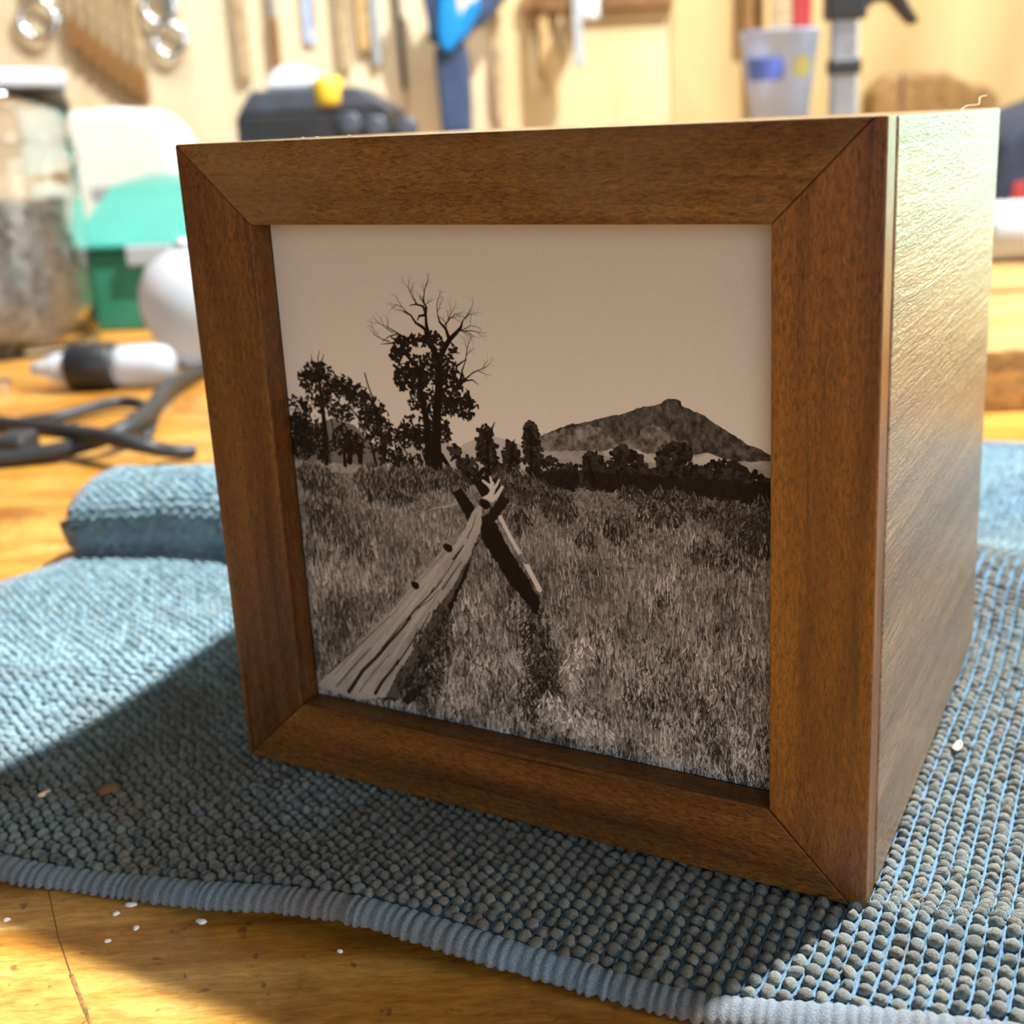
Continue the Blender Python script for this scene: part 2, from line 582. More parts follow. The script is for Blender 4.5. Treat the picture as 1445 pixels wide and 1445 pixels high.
# dark joint between frame and carcass, sunk a little
SEAM = 0.0016
bm = bmesh.new()
e = 0.0018
for poly in (rect(X0 + e, 0 + e, X0 + 0.004, BH - e), rect(X1 - 0.004, 0 + e, X1 - e, BH - e), rect(X0 + 0.004, e, X1 - 0.004, 0.004), rect(X0 + 0.004, BH - 0.004, X1 - 0.004, BH - e)):
    add_prism(bm, poly, Y0 + FT, Y0 + FT + SEAM)
bm_obj('glue_joint', bm, m_seam, box)
yb = Y0 + FT + SEAM
T = 0.005
prism('side_panel', rect(X1 - T, 0, X1, BH), yb, Y1, m_side, box, 0.0005)
prism('side_panel', rect(X0, 0, X0 + T, BH), yb, Y1, m_side, box, 0.0005)
prism('top_panel', rect(X0 + T, BH - T, X1 - T, BH), yb, Y1, m_side, box, 0.0004)
prism('bottom_panel', rect(X0 + T, 0, X1 - T, T), yb, Y1, m_side, box, 0.0004)
prism('back_panel', rect(X0 + T, T, X1 - T, BH - T), Y1 - 0.004, Y1 - 0.0005, m_side, box, 0.0004)
# loose fibres on the top edges
tube('wood_fibre', [(X1 - 0.002, Y1 - 0.045, BH - 0.0002),(X1 - 0.002, Y1 - 0.036, BH + 0.0008),(X1 - 0.001, Y1 - 0.027, BH + 0.0010),(X1 - 0.0015, Y1 - 0.022, BH + 0.0024),(X1 - 0.0005, Y1 - 0.019, BH + 0.0028)], 0.00006, m_chip, box, 5)
rng = random.Random(11)
for k in range(7):
    x = X0 + 0.004 + rng.random() * 0.06
    h = 0.0002 + 0.0003 * rng.random()
    tube('wood_fibre', [(x, Y0 + 0.0006, BH - 0.0001),(x + 0.0003, Y0 + 0.0004, BH + h),(x + 0.0009, Y0 + 0.0006, BH + h * 0.8)], 0.00003, m_chip, box, 4, 4)

# ---- the print: a flat black and white photograph, painted stroke by stroke into a colour array (u to the right, v up)
NW, NH = 1024, 1008
img = np.zeros((NH, NW), np.float32)
R = np.random.RandomState(5)


def fnoise(h, w, sy, sx, seed):
    r = np.random.RandomState(seed)
    gy, gx = max(2, int(h / sy) + 2), max(2, int(w / sx) + 2)
    a = r.rand(gy, gx).astype(np.float32)
    y = np.linspace(0, gy - 1.001, h)
    x = np.linspace(0, gx - 1.001, w)
    yi, xi = y.astype(int), x.astype(int)
    fy, fx = (y - yi)[:, None], (x - xi)[None, :]
    fy, fx = fy * fy * (3 - 2 * fy), fx * fx * (3 - 2 * fx)
    return (a[yi][:, xi] * (1 - fy) * (1 - fx) + a[yi + 1][:, xi] * fy * (1 - fx) + a[yi][:, xi + 1] * (1 - fy) * fx + a[yi + 1][:, xi + 1] * fy * fx)


def fbm(sy, sx, seed, o=4):
    s, amp, tot = 0, 1.0, 0
    for k in range(o):
        s = s + amp * fnoise(NH, NW, max(1.5, sy / 2 ** k), max(1.5, sx / 2 ** k), seed + k)
        tot += amp
        amp *= 0.6
    return s / tot


def P(uv):
    return uv[0] * NW, (1 - uv[1]) * NH


def poly_mask(uvs, soft=0.0, rough=0.0, seed=0):
    pts = np.array([P(p) for p in uvs])
    if rough:
        rr = np.random.RandomState(seed)
        out = []
        for a, b in zip(pts, np.roll(pts, -1, 0)):
            n = max(1, int(np.hypot(*(b - a)) / 5))
            for k in range(n):
                out.append(a + (b - a) * k / n + rr.randn(2) * rough * (1 if k else 0.3))
        pts = np.array(out)
    x0, y0 = np.floor(pts.min(0)).astype(int) - 1
    x1, y1 = np.ceil(pts.max(0)).astype(int) + 2
    x0, y0, x1, y1 = max(x0, 0), max(y0, 0), min(x1, NW), min(y1, NH)
    if x1 <= x0 or y1 <= y0:
        return None
    yy, xx = np.mgrid[y0:y1, x0:x1].astype(np.float32)
    acc = 0
    for oy, ox in ((0.25, 0.25),(0.25, 0.75),(0.75, 0.25),(0.75, 0.75)):
        ins = np.zeros(yy.shape, bool)
        Y, X = yy + oy, xx + ox
        for (ax, ay),(bx, by) in zip(pts, np.roll(pts, -1, 0)):
            if ay == by:
                continue
            c = (ay > Y) != (by > Y)
            ins ^= c & (X < (bx - ax) * (Y - ay) / (by - ay) + ax)
        acc = acc + ins
    return (slice(y0, y1), slice(x0, x1)), acc.astype(np.float32) / 4


def fill(uvs, val, rough=0.0, seed=0, alpha=1.0):
    m = poly_mask(uvs, rough=rough, seed=seed)
    if m is None:
        return
    s, a = m
    a = a * alpha
    v = val[s] if isinstance(val, np.ndarray) else val
    img[s] = img[s] * (1 - a) + v * a


def stroke(uvs, w0, w1, val, jit=0.0):
    """tapering line through uv points; widths in pixels"""
    pts = [np.array(P(p)) for p in uvs]
    n = len(pts) - 1
    for i in range(n):
        a, b = pts[i], pts[i + 1]
        wa, wb = w0 + (w1 - w0) * i / n, w0 + (w1 - w0) * (i + 1) / n
        seg(a, b, wa, wb, val)


def seg(a, b, wa, wb, val):
    m = max(wa, wb) / 2 + 1.5
    x0, x1 = int(max(0, min(a[0], b[0]) - m)), int(min(NW, max(a[0], b[0]) + m + 1))
    y0, y1 = int(max(0, min(a[1], b[1]) - m)), int(min(NH, max(a[1], b[1]) + m + 1))
    if x1 <= x0 or y1 <= y0:
        return
    yy, xx = np.mgrid[y0:y1, x0:x1].astype(np.float32)
    d = b - a
    L = float(d @ d) + 1e-6
    t = np.clip(((xx + .5 - a[0]) * d[0] + (yy + .5 - a[1]) * d[1]) / L, 0, 1)
    dist = np.hypot(xx + .5 - a[0] - t * d[0], yy + .5 - a[1] - t * d[1])
    w = (wa + (wb - wa) * t) / 2
    al = np.clip(w - dist + 0.5, 0, 1) * np.clip(np.maximum(w, .25) * 2, 0, 1)
    s = (slice(y0, y1), slice(x0, x1))
    img[s] = img[s] * (1 - al) + val * al


def leaf_cluster(c, rx, ry, n, size, lo, hi):
    """a clump of foliage: many small dark leaf blobs inside an ellipse (pixels)"""
    cx, cy = P(c)
    for k in range(n):
        a = R.rand() * 6.283
        q = R.rand() ** 0.55
        x, y = cx + rx * q * math.cos(a), cy + ry * q * math.sin(a)
        s = size * (0.5 + R.rand())
        b = R.rand() * 3.14
        dx, dy = math.cos(b) * s * 0.5, math.sin(b) * s * 0.5
        seg(np.array((x - dx, y - dy)), np.array((x + dx, y + dy)), s * 0.75, s * 0.5, lo + (hi - lo) * R.rand())


def branches(p, ang, ln, w, depth, val):
    """bare twigs; pixels, angle in radians (0 right, up negative y)"""
    x, y = p
    for k in range(3):
        ang += R.randn() * 0.16
        x2, y2 = x + ln / 3 * math.cos(ang), y - ln / 3 * math.sin(ang)
        seg(np.array((x, y)), np.array((x2, y2)), w, w * 0.85, val)
        x, y, w = x2, y2, w * 0.85
        if depth > 0 and R.rand() < 0.85:
            branches((x, y), ang + R.choice([-1, 1]) * (0.45 + 0.4 * R.rand()), ln * (0.45 + 0.25 * R.rand()), w * 0.7, depth - 1, val)
    if depth > 0:
        branches((x, y), ang + R.randn() * 0.3, ln * 0.5, w * 0.75, depth - 1, val)


YY = np.linspace(0, 1, NH)[:, None]
XX = np.linspace(0, 1, NW)[None, :]
img[:] = 0.64 + 0.16 * np.clip(YY / 0.42, 0, 1) + 0.02 * (fbm(160, 200, 3) - 0.5)

# far hills and the butte
hz = fbm(14, 40, 31)
fill([(0.3774, 0.5692),(0.402, 0.5906),(0.4332, 0.6042),(0.4708, 0.61),(0.4999, 0.6043),(0.571, 0.5864),(0.5693, 0.5528),(0.3748, 0.5341)], 0.62)
fill([(0.2148, 0.5331),(0.2591, 0.57),(0.3166, 0.589),(0.3789, 0.5887),(0.4083, 0.5719),(0.4058, 0.5371),(0.2134, 0.5185)], 0.58)
fill([(0.0522, 0.5991),(0.1062, 0.6177),(0.1558, 0.6071),(0.2169, 0.5549),(0.2134, 0.5185),(-0.0135, 0.4966),(0.0097, 0.6105)], 0.30)
rock = 0.17 + 0.15 * (fbm(11, 8, 50, 4) - 0.5) * 2
fill([(0.5522, 0.6087),(0.5624, 0.6185),(0.5891, 0.6314),(0.6218, 0.6447),(0.6467, 0.6499),(0.6713, 0.657),(0.6957, 0.6648),(0.7163, 0.6692),(0.7435, 0.6792),(0.757, 0.685),(0.777, 0.6893),(0.7935, 0.6942),(0.7985, 0.6996),(0.8067, 0.704),(0.8229, 0.7038),(0.8292, 0.7011),(0.8307, 0.6943),(0.8482, 0.6867),(0.8672, 0.6806),(0.8798, 0.6718),(0.9016, 0.6594),(0.9234, 0.6487),(0.9419, 0.6359),(0.9633, 0.6296),(0.9846, 0.6197),(0.9907, 0.6141),(0.9909, 0.5736),(0.5474, 0.5286)], rock, 0.8, 4)
pale = 0.33 + 0.36 * (fbm(12, 12, 61, 4) - 0.5) * 2
fill([(0.5593, 0.6155),(0.6035, 0.6326),(0.6605, 0.647),(0.6846, 0.6423),(0.7079, 0.6212),(0.7421, 0.6273),(0.7627, 0.6485),(0.7795, 0.6578),(0.7958, 0.6479),(0.8152, 0.6398),(0.828, 0.6281),(0.8146, 0.6077),(0.7616, 0.6029),(0.6935, 0.6002),(0.623, 0.5906),(0.5503, 0.5841)], pale, 2.2, 5, 0.75)
fill([(0.5506, 0.5892),(0.6232, 0.5956),(0.6866, 0.6022),(0.7144, 0.6102),(0.7483, 0.6089),(0.7683, 0.6035),(0.8047, 0.6048),(0.8471, 0.6073),(0.8728, 0.6144),(0.895, 0.6085),(0.9232, 0.6032),(0.9907, 0.611),(0.9909, 0.5641),(0.5431, 0.5178)], 0.50 + 0.16 * (hz - 0.5) * 2, 1.0, 6)
fill([(0.6831, 0.6009),(0.7144, 0.6099),(0.7449, 0.6086),(0.7715, 0.6006),(0.7945, 0.5896),(0.7342, 0.5873),(0.6863, 0.5929)], 0.62, 1.2, 7, 0.8)
fill([(0.8471, 0.6041),(0.876, 0.6147),(0.8981, 0.6081),(0.9138, 0.6007),(0.898, 0.5903),(0.8533, 0.5871)], 0.66, 1.2, 8, 0.8)

# the meadow
gl = fbm(60, 90, 71, 4)
gf = fbm(5, 4, 77, 2)
ground = np.clip(0.30 + 0.20 * (gl - 0.5) * 2 + 0.18 * (gf - 0.5) * 2, 0.03, 1).astype(np.float32)
fill([(-0.0285, 0.5209),(0.0255, 0.5229),(0.0953, 0.5204),(0.1808, 0.5256),(0.2472, 0.529),(0.3749, 0.5355),(0.4663, 0.5388),(0.5541, 0.5365),(0.6941, 0.54),(0.8259, 0.5407),(0.9985, 0.5465),(1.002, -0.0587),(-0.182, -0.3608)], ground, 1.0, 9)
fill([(-0.0194, 0.5218),(0.0784, 0.5248),(0.2142, 0.5273),(0.2467, 0.5232),(0.1107, 0.5042),(-0.0221, 0.5004)], 0.50, 1.5, 10, 0.8)

# dark tree line
for c, rx, ry, n in [((0.5806, 0.5499), 20, 30, 70),((0.6115, 0.5476), 22, 28, 80),((0.665, 0.566), 22, 32, 130),((0.6835, 0.5494), 30, 22, 90),((0.7273, 0.5694), 36, 40, 260),((0.7547, 0.554), 36, 26, 150),((0.8074, 0.5796), 24, 40, 170),((0.8271, 0.6092), 18, 18, 70),((0.7874, 0.5495), 46, 26, 200),((0.858, 0.5593), 40, 30, 220),((0.9067, 0.5692), 46, 34, 280),((0.9506, 0.5588), 34, 28, 200),((0.9771, 0.5541), 22, 26, 120),((0.4663, 0.5388), 26, 22, 70),((0.5006, 0.5666), 16, 36, 80),((0.545, 0.5814), 18, 48, 150),((0.5414, 0.6211), 12, 20, 50),((0.4481, 0.5809), 22, 30, 110),((0.4473, 0.6135), 12, 16, 30),((0.4063, 0.5441), 22, 18, 70),((0.3821, 0.5696), 12, 16, 26),((0.4128, 0.528), 34, 14, 60)]:
    leaf_cluster(c, rx, ry, n, 9, 0.015, 0.13)
fill([(0.5261, 0.5527),(0.612, 0.5583),(0.7483, 0.5637),(0.8769, 0.5687),(0.9984, 0.576),(0.9986, 0.5367),(0.8766, 0.5359),(0.7475, 0.5325),(0.6106, 0.5261),(0.5244, 0.5227)], 0.05, 3.0, 11, 0.85)
for q in [[(0.5393, 0.5296),(0.5422, 0.5839),(0.5418, 0.6291)], [(0.4512, 0.5373),(0.4517, 0.5894),(0.448, 0.6244)], [(0.4551, 0.5965),(0.4629, 0.6242),(0.4696, 0.6368)], [(0.6641, 0.5422),(0.6546, 0.5808),(0.6496, 0.5934)], [(0.493, 0.5387),(0.5014, 0.5802),(0.5089, 0.6078)]]:
    stroke(q, 7, 1.5, 0.02)

# the tall old tree: two stems, bare crown, clumps of dark leaf
D = 0.018
for q, a, b in [([(0.3209, 0.5377),(0.3233, 0.5904),(0.3243, 0.6251),(0.3173, 0.6589),(0.3144, 0.6928),(0.3153, 0.7267),(0.294, 0.7492),(0.2768, 0.7753),(0.2581, 0.7862)], 18, 3),([(0.3407, 0.5396),(0.341, 0.5919),(0.3471, 0.6439),(0.3548, 0.692),(0.3592, 0.7225),(0.3591, 0.7458),(0.3493, 0.7653),(0.3419, 0.7914),(0.3378, 0.8111),(0.3378, 0.834)], 23, 5),([(0.3591, 0.7458),(0.3702, 0.7663),(0.385, 0.7867),(0.4009, 0.8004),(0.411, 0.8106),(0.4155, 0.8221)], 14, 3),([(0.385, 0.7867),(0.379, 0.8061),(0.3668, 0.8187),(0.364, 0.83)], 8, 2),([(0.3422, 0.7948),(0.3299, 0.8075),(0.3152, 0.8152),(0.3049, 0.8296),(0.29, 0.8351)], 8, 2),([(0.3376, 0.8307),(0.324, 0.8286),(0.3187, 0.8202)], 6, 2),([(0.3378, 0.834),(0.3332, 0.847),(0.3182, 0.8498),(0.3046, 0.8477)], 6, 1.5),([(0.3378, 0.834),(0.3406, 0.8439),(0.3341, 0.8568),(0.327, 0.8631)], 6, 1.5),([(0.3182, 0.8498),(0.3173, 0.8612)], 3, 1),([(0.3973, 0.7013),(0.4132, 0.7139),(0.4329, 0.7299)], 6, 1.5),([(0.4113, 0.7138),(0.4068, 0.7285),(0.4178, 0.7521)], 5, 1.5),([(0.3963, 0.7378),(0.4178, 0.7521)], 5, 1.5),([(0.413, 0.7116),(0.4281, 0.7138),(0.4404, 0.7056)], 4, 1),([(0.3847, 0.7834),(0.3936, 0.7772),(0.3986, 0.7693)], 4, 1),([(0.2857, 0.7874),(0.2707, 0.7952),(0.2483, 0.8077)], 5, 1),([(0.2771, 0.7787),(0.257, 0.7744),(0.2329, 0.7716)], 5, 1),([(0.2704, 0.7918),(0.2543, 0.7878),(0.2374, 0.7769)], 3, 1),([(0.3502, 0.5614),(0.3715, 0.5356)], 14, 5)]:
    stroke(q, a, b, D)
for c, ang in [((0.3381, 0.8373), 1.7),((0.322, 0.8499), 2.4),((0.3049, 0.8296), 2.6),((0.4133, 0.8171), 1.0),((0.4009, 0.8004), 0.6),((0.3655, 0.8252), 1.9),((0.379, 0.8061), 1.3),((0.4086, 0.804), 0.1),((0.2629, 0.7948), 2.5),((0.2533, 0.7776), 3.0),((0.4157, 0.7487), 1.4),((0.4289, 0.7264), 0.5),((0.3757, 0.8125), 0.8),((0.3338, 0.8535), 1.5)]:
    branches(P(c), ang, 34, 2.4, 2, 0.10)
for c, rx, ry, n in [((0.2801, 0.7687), 22, 18, 75),((0.2667, 0.7512), 16, 12, 35),((0.3002, 0.7763), 16, 14, 34),((0.3199, 0.7805), 16, 12, 40),((0.3509, 0.7852), 24, 13, 60),((0.3356, 0.7846), 16, 12, 40),((0.3198, 0.7337), 34, 20, 120),((0.2797, 0.7214), 20, 16, 55),((0.3339, 0.7177), 30, 22, 90),((0.2858, 0.7013), 30, 16, 75),((0.2693, 0.6935), 14, 8, 24),((0.3061, 0.7093), 24, 18, 60),((0.3774, 0.7368), 20, 20, 65),((0.3832, 0.7138), 24, 20, 80),((0.3674, 0.7062), 22, 18, 60),((0.3526, 0.7588), 18, 12, 34),((0.3947, 0.7674), 10, 8, 14),((0.3917, 0.6775), 34, 22, 120),((0.4092, 0.6586), 28, 18, 90),((0.3675, 0.659), 30, 18, 75),((0.3538, 0.6784), 20, 18, 55),((0.3152, 0.6793), 24, 16, 60),((0.3055, 0.6581), 20, 14, 46),((0.3282, 0.6494), 22, 14, 46),((0.4158, 0.6456), 12, 10, 20),((0.2974, 0.6091), 34, 26, 150),((0.2762, 0.5935), 30, 22, 110),((0.3485, 0.6132), 24, 26, 90),((0.3154, 0.5897), 30, 22, 100),((0.3594, 0.6037), 14, 18, 40),((0.367, 0.6522), 10, 8, 14)]:
    leaf_cluster(c, rx * 1.05, ry * 1.1, int(n * 0.8), 6, 0.012, 0.07)
stroke([(0.3209, 0.5377),(0.3233, 0.5904),(0.3209, 0.6317),(0.3157, 0.6759)], 17, 8, 0.03)
stroke([(0.3407, 0.5396),(0.3422, 0.592),(0.3471, 0.6439),(0.3572, 0.7123)], 22, 10, 0.02)

# the trees on the left
for q, a, b in [([(0.078, 0.5258),(0.0835, 0.5813),(0.0828, 0.6427),(0.0805, 0.6961),(0.0791, 0.7208)], 15, 4),([(0.2206, 0.539),(0.2162, 0.5992),(0.208, 0.6408),(0.1947, 0.6714),(0.1793, 0.6809)], 10, 3),([(0.1908, 0.7129),(0.1965, 0.689),(0.206, 0.6617)], 3, 3),([(0.0855, 0.7211),(0.0936, 0.7356),(0.099, 0.7464)], 4, 1),([(0.0834, 0.721),(0.0833, 0.7386),(0.0892, 0.7529)], 3, 1),([(0.069, 0.7255),(0.067, 0.7448)], 3, 1),([(0.1425, 0.6468),(0.1655, 0.6272),(0.1792, 0.5998)], 4, 2),([(0.145, 0.6505),(0.1723, 0.6135),(0.1739, 0.5886)], 3, 2),([(0.125, 0.5229),(0.1252, 0.5448),(0.1344, 0.571)], 10, 4),([(0.1991, 0.5298),(0.1954, 0.5547),(0.1892, 0.5756)], 8, 3),([(0.1011, 0.6152),(0.1033, 0.5974),(0.1056, 0.5794)], 3, 3),([(0.162, 0.5336),(0.1675, 0.5666)], 12, 10),([(0.1365, 0.5312),(0.1433, 0.5753)], 14, 10)]:
    stroke(q, a, b, D)
for c, rx, ry, n in [((0.0693, 0.7096), 24, 18, 75),((0.0459, 0.694), 18, 16, 55),((0.0895, 0.7001), 34, 24, 130),((0.0572, 0.6804), 22, 14, 50),((0.108, 0.6765), 30, 22, 110),((0.1387, 0.689), 26, 16, 80),((0.1619, 0.6728), 30, 20, 110),((0.1809, 0.6565), 28, 22, 100),((0.1448, 0.6682), 22, 14, 50),((0.0759, 0.6565), 30, 14, 60),((0.0485, 0.6439), 22, 14, 44),((0.0953, 0.64), 30, 18, 80),((0.124, 0.6313), 30, 18, 70),((0.1402, 0.6253), 18, 12, 34),((0.1998, 0.6402), 28, 26, 110),((0.2189, 0.6276), 22, 24, 80),((0.1928, 0.6115), 26, 26, 100),((0.2203, 0.5995), 26, 26, 100),((0.2404, 0.5976), 22, 18, 70),((0.0141, 0.6124), 30, 40, 200),((0.0139, 0.5756), 30, 40, 220),((0.0468, 0.5929), 34, 30, 150),((0.0604, 0.5611), 36, 30, 190),((0.0237, 0.5468), 30, 20, 120),((0.127, 0.5812), 24, 22, 80),((0.1421, 0.5644), 26, 18, 70),((0.1161, 0.5585), 24, 16, 55),((0.1595, 0.5695), 16, 20, 50),((0.2017, 0.5767), 22, 20, 60),((0.2292, 0.5648), 20, 18, 60),((0.2643, 0.5501), 24, 20, 80),((0.2473, 0.5415), 20, 14, 50),((0.2999, 0.5463), 26, 14, 60),((0.0797, 0.5407), 14, 20, 60),((0.2196, 0.5497), 10, 20, 40)]:
    leaf_cluster(c, rx * 1.05, ry * 1.1, int(n * 0.72), 6, 0.012, 0.09)

# sage bushes: dark hearts
def bush(c, rx, ry, n, lo=0.05, hi=0.30):
    cx, cy = P(c)
    for k in range(n):
        a = R.rand() * 6.283
        q = R.rand() ** 0.6
        x, y = cx + rx * q * math.cos(a), cy + ry * q * math.sin(a)
        ln = 6 + 8 * R.rand()
        an = 1.57 + (x - cx) / rx * 0.7 + R.randn() * 0.35
        v = lo + (hi - lo) * R.rand() ** 1.6 * (1.25 if y < cy else 0.75)
        seg(np.array((x, y)), np.array((x + ln * math.cos(an), y - ln * math.sin(an))), 3.2, 1.4, v)


for c, rx, ry, n in [((0.0556, 0.4812), 44, 34, 320),((0.0252, 0.4856), 26, 30, 160),((0.1098, 0.4607), 20, 16, 60),((0.2101, 0.4931), 70, 36, 520),((0.2685, 0.5062), 50, 28, 260),((0.3166, 0.5075), 60, 26, 300),((0.364, 0.5123), 50, 24, 240),((0.2409, 0.471), 50, 26, 180),((0.1743, 0.4675), 24, 20, 80),((0.0633, 0.3953), 50, 54, 420),((0.0485, 0.4202), 40, 36, 240),((0.1082, 0.3666), 56, 50, 420),((0.034, 0.3341), 36, 44, 240),((0.14, 0.3403), 40, 34, 160),((0.0713, 0.2301), 34, 30, 110),((0.2122, 0.2514), 24, 26, 90),((0.0897, 0.1538), 36, 40, 200),((0.0494, 0.1149), 30, 36, 130),((0.5005, 0.5192), 50, 30, 240),((0.5046, 0.4647), 36, 50, 200),((0.5291, 0.5085), 40, 24, 150),((0.4784, 0.5204), 30, 20, 90)]:
    bush(c, rx, ry, n)
for c, rx, ry, n in [((0.5922, 0.4828), 40, 32, 260),((0.5437, 0.5081), 40, 30, 200),((0.7069, 0.4519), 30, 26, 150),((0.7912, 0.4939), 46, 26, 200),((0.737, 0.5218), 34, 14, 90),((0.8099, 0.5273), 50, 12, 120),((0.9147, 0.4993), 50, 30, 240),((0.953, 0.482), 60, 40, 380),((0.9739, 0.5063), 30, 40, 180),((0.8663, 0.431), 28, 28, 110),((0.923, 0.4251), 50, 30, 150),((0.6436, 0.4253), 22, 20, 50),((0.854, 0.51), 40, 20, 90),((0.9656, 0.4573), 30, 26, 140),((0.7878, 0.3324), 30, 20, 40)]:
    bush(c, rx, ry, n, 0.05, 0.26)

# grass: thousands of stems, longer towards the viewer
gshade = fbm(70, 60, 91, 3)
stems = []
for k in range(15000):
    v = R.rand()
    stems.append((0.46 + 0.55 * v ** 0.85, R.rand()))
stems.sort()
for yv, xv in stems:
    t = (yv - 0.46) / 0.54
    y, x = yv * NH, xv * NW
    top = 0.47 + 0.055 * xv
    if yv < top:
        continue
    yi, xi = min(NH - 1, int(y)), min(NW - 1, int(x))
    local = img[yi, xi]
    if local < 0.13 and R.rand() < 0.8:
        continue
    ln = 5 + 30 * t * (0.4 + R.rand())
    base = 0.50 + 0.95 * (gshade[yi, xi] - 0.5)
    val = base * (0.35 + 1.05 * R.rand())
    if R.rand() < 0.28:
        val *= 0.25
    if R.rand() < 0.10:
        val = 0.55 + 0.25 * R.rand()
    an = 1.57 + R.randn() * (0.10 + 0.12 * t)
    w = 1.1 + 1.3 * t * R.rand()
    seg(np.array((x, y)), np.array((x + ln * math.cos(an), y - ln * math.sin(an))), w, w * 0.6, float(np.clip(val, 0.03, 0.85)))
fclump = fbm(46, 36, 97, 3)
# near sagebrush: short pale leaves over dark gaps
for k in range(5200):
    yv = 0.70 + 0.31 * R.rand() ** 0.7
    xv = R.rand()
    yi, xi = min(NH - 1, int(yv * NH)), min(NW - 1, int(xv * NW))
    pale_ = gf[yi, xi] * 0.5 + gshade[yi, xi] * 0.8
    v = 0.02 + 0.09 * R.rand() if R.rand() < 0.14 + 0.72 * (fclump[yi, xi] < 0.5) else np.clip(pale_ * (0.4 + 0.75 * R.rand()), 0.05, 0.85)
    ln = 5 + 8 * R.rand()
    an = 1.57 + R.randn() * 0.42
    x, y = xv * NW, yv * NH
    seg(np.array((x, y)), np.array((x + ln * math.cos(an), y - ln * math.sin(an))), 2.1, 1.2, float(v))
# shadow of the fence and the pale bush at its foot
for c, rx, ry, n in [((0.5296, 0.243), 36, 50, 300),((0.5369, 0.1834), 40, 60, 420),((0.5442, 0.1232), 38, 50, 340),((0.51, 0.075), 36, 46, 220),((0.5692, 0.1022), 20, 30, 90)]:
    bush(c, rx, ry, int(n * 0.55), 0.02, 0.22)
for c, rx, ry, n in [((0.602, 0.1444), 26, 60, 150),((0.5625, 0.0698), 40, 36, 130),((0.6484, 0.0358), 46, 28, 170),((0.6029, 0.0469), 40, 30, 120),((0.6292, 0.1897), 24, 40, 70)]:
    bush(c, rx, ry, n, 0.35, 0.95)

# the log fence running away to the crossed posts
shade = 0.045 + 0.05 * (fbm(9, 9, 101, 3) - 0.3)
stroke([(0.4671, 0.4586),(0.4905, 0.4143),(0.5143, 0.3751),(0.5446, 0.3193)], 8, 11, 0.74)
stroke([(0.5109, 0.38),(0.5186, 0.3722)], 13, 13, 0.3)
stroke([(0.4743, 0.4543),(0.4943, 0.4147),(0.5178, 0.3721)], 2, 2, 0.5)
fill([(0.4279, 0.4383),(0.4585, 0.4419),(0.4888, 0.3859),(0.5164, 0.3472),(0.5468, 0.2911),(0.5344, 0.2677),(0.4848, 0.3177),(0.4431, 0.3799),(0.4258, 0.4062)], shade * 0.7, 1.2, 12)
fill([(0.3683, 0.4916),(0.3884, 0.5025),(0.4165, 0.4669),(0.3992, 0.4385)], 0.045, 0.6, 13)
fill([(0.4753, 0.5011),(0.493, 0.4875),(0.4504, 0.4339),(0.4311, 0.4281),(0.4287, 0.449),(0.4444, 0.4578)], 0.055, 0.6, 14)
fill([(0.4179, 0.5142),(0.4338, 0.5245),(0.451, 0.5003),(0.4349, 0.4847)], 0.035, 0.6, 15)
fill([(0.434, 0.528),(0.4495, 0.5347),(0.4693, 0.5229),(0.4777, 0.51),(0.4579, 0.4906),(0.4439, 0.5065)], 0.04, 1.0, 16)
for q, a, b in [([(0.4386, 0.4834),(0.4504, 0.4916),(0.4569, 0.5044),(0.45, 0.5133),(0.4374, 0.5214)], 14, 5),([(0.4573, 0.5113),(0.4537, 0.5299)], 7, 5),([(0.4569, 0.5044),(0.4671, 0.5175),(0.4721, 0.5273)], 7, 3),([(0.4538, 0.485),(0.4677, 0.4986),(0.478, 0.5135)], 9, 6),([(0.4536, 0.511),(0.4578, 0.5183)], 9, 7)]:
    stroke(q, a, b, 0.72)
stroke([(0.3116, 0.447),(0.3442, 0.4589),(0.3763, 0.4695)], 4, 6, 0.5)
stroke([(0.3095, 0.446),(0.3441, 0.4571)], 1.5, 1.5, 0.1)
fill([(0.4181, 0.4336),(0.3947, 0.4023),(0.3797, 0.3571),(0.3264, 0.2835),(0.2383, 0.167),(0.161, 0.0745),(0.1105, 0.0123),(0.1994, 0.0216),(0.257, 0.0923),(0.3141, 0.1798),(0.3519, 0.2501),(0.3847, 0.3178),(0.411, 0.3865),(0.4291, 0.4279)], shade * 0.8, 2.0, 17)
side_ = 0.20 + 0.14 * (fbm(16, 5, 111, 3) - 0.4)
fill([(0.3974, 0.44),(0.3805, 0.422),(0.3512, 0.3969),(0.3285, 0.3613),(0.2757, 0.3097),(0.2479, 0.2757),(0.2731, 0.2794),(0.3352, 0.3438),(0.3829, 0.4008)], 0.36 + 0.3 * (fbm(6, 6, 113, 3) - 0.5), 1.4, 18)
log_ = 0.52 + 0.10 * (fbm(40, 40, 121, 4) - 0.5) * 2
fill([(0.4246, 0.4724),(0.4308, 0.4685),(0.4287, 0.4384),(0.4216, 0.4128),(0.4093, 0.3898),(0.3999, 0.367),(0.3736, 0.3272),(0.3553, 0.2952),(0.3199, 0.2526),(0.2823, 0.1936),(0.2437, 0.1329),(0.2047, 0.0786),(0.1736, 0.0246),(0.1005, 0.0021),(-0.0031, 0.0172),(0.0336, 0.0551),(0.1039, 0.1203),(0.1818, 0.2004),(0.2424, 0.2597),(0.2919, 0.3083),(0.3357, 0.3512),(0.366, 0.3843),(0.3923, 0.4234),(0.4055, 0.4463),(0.4164, 0.4652)], log_, 0.8, 19)
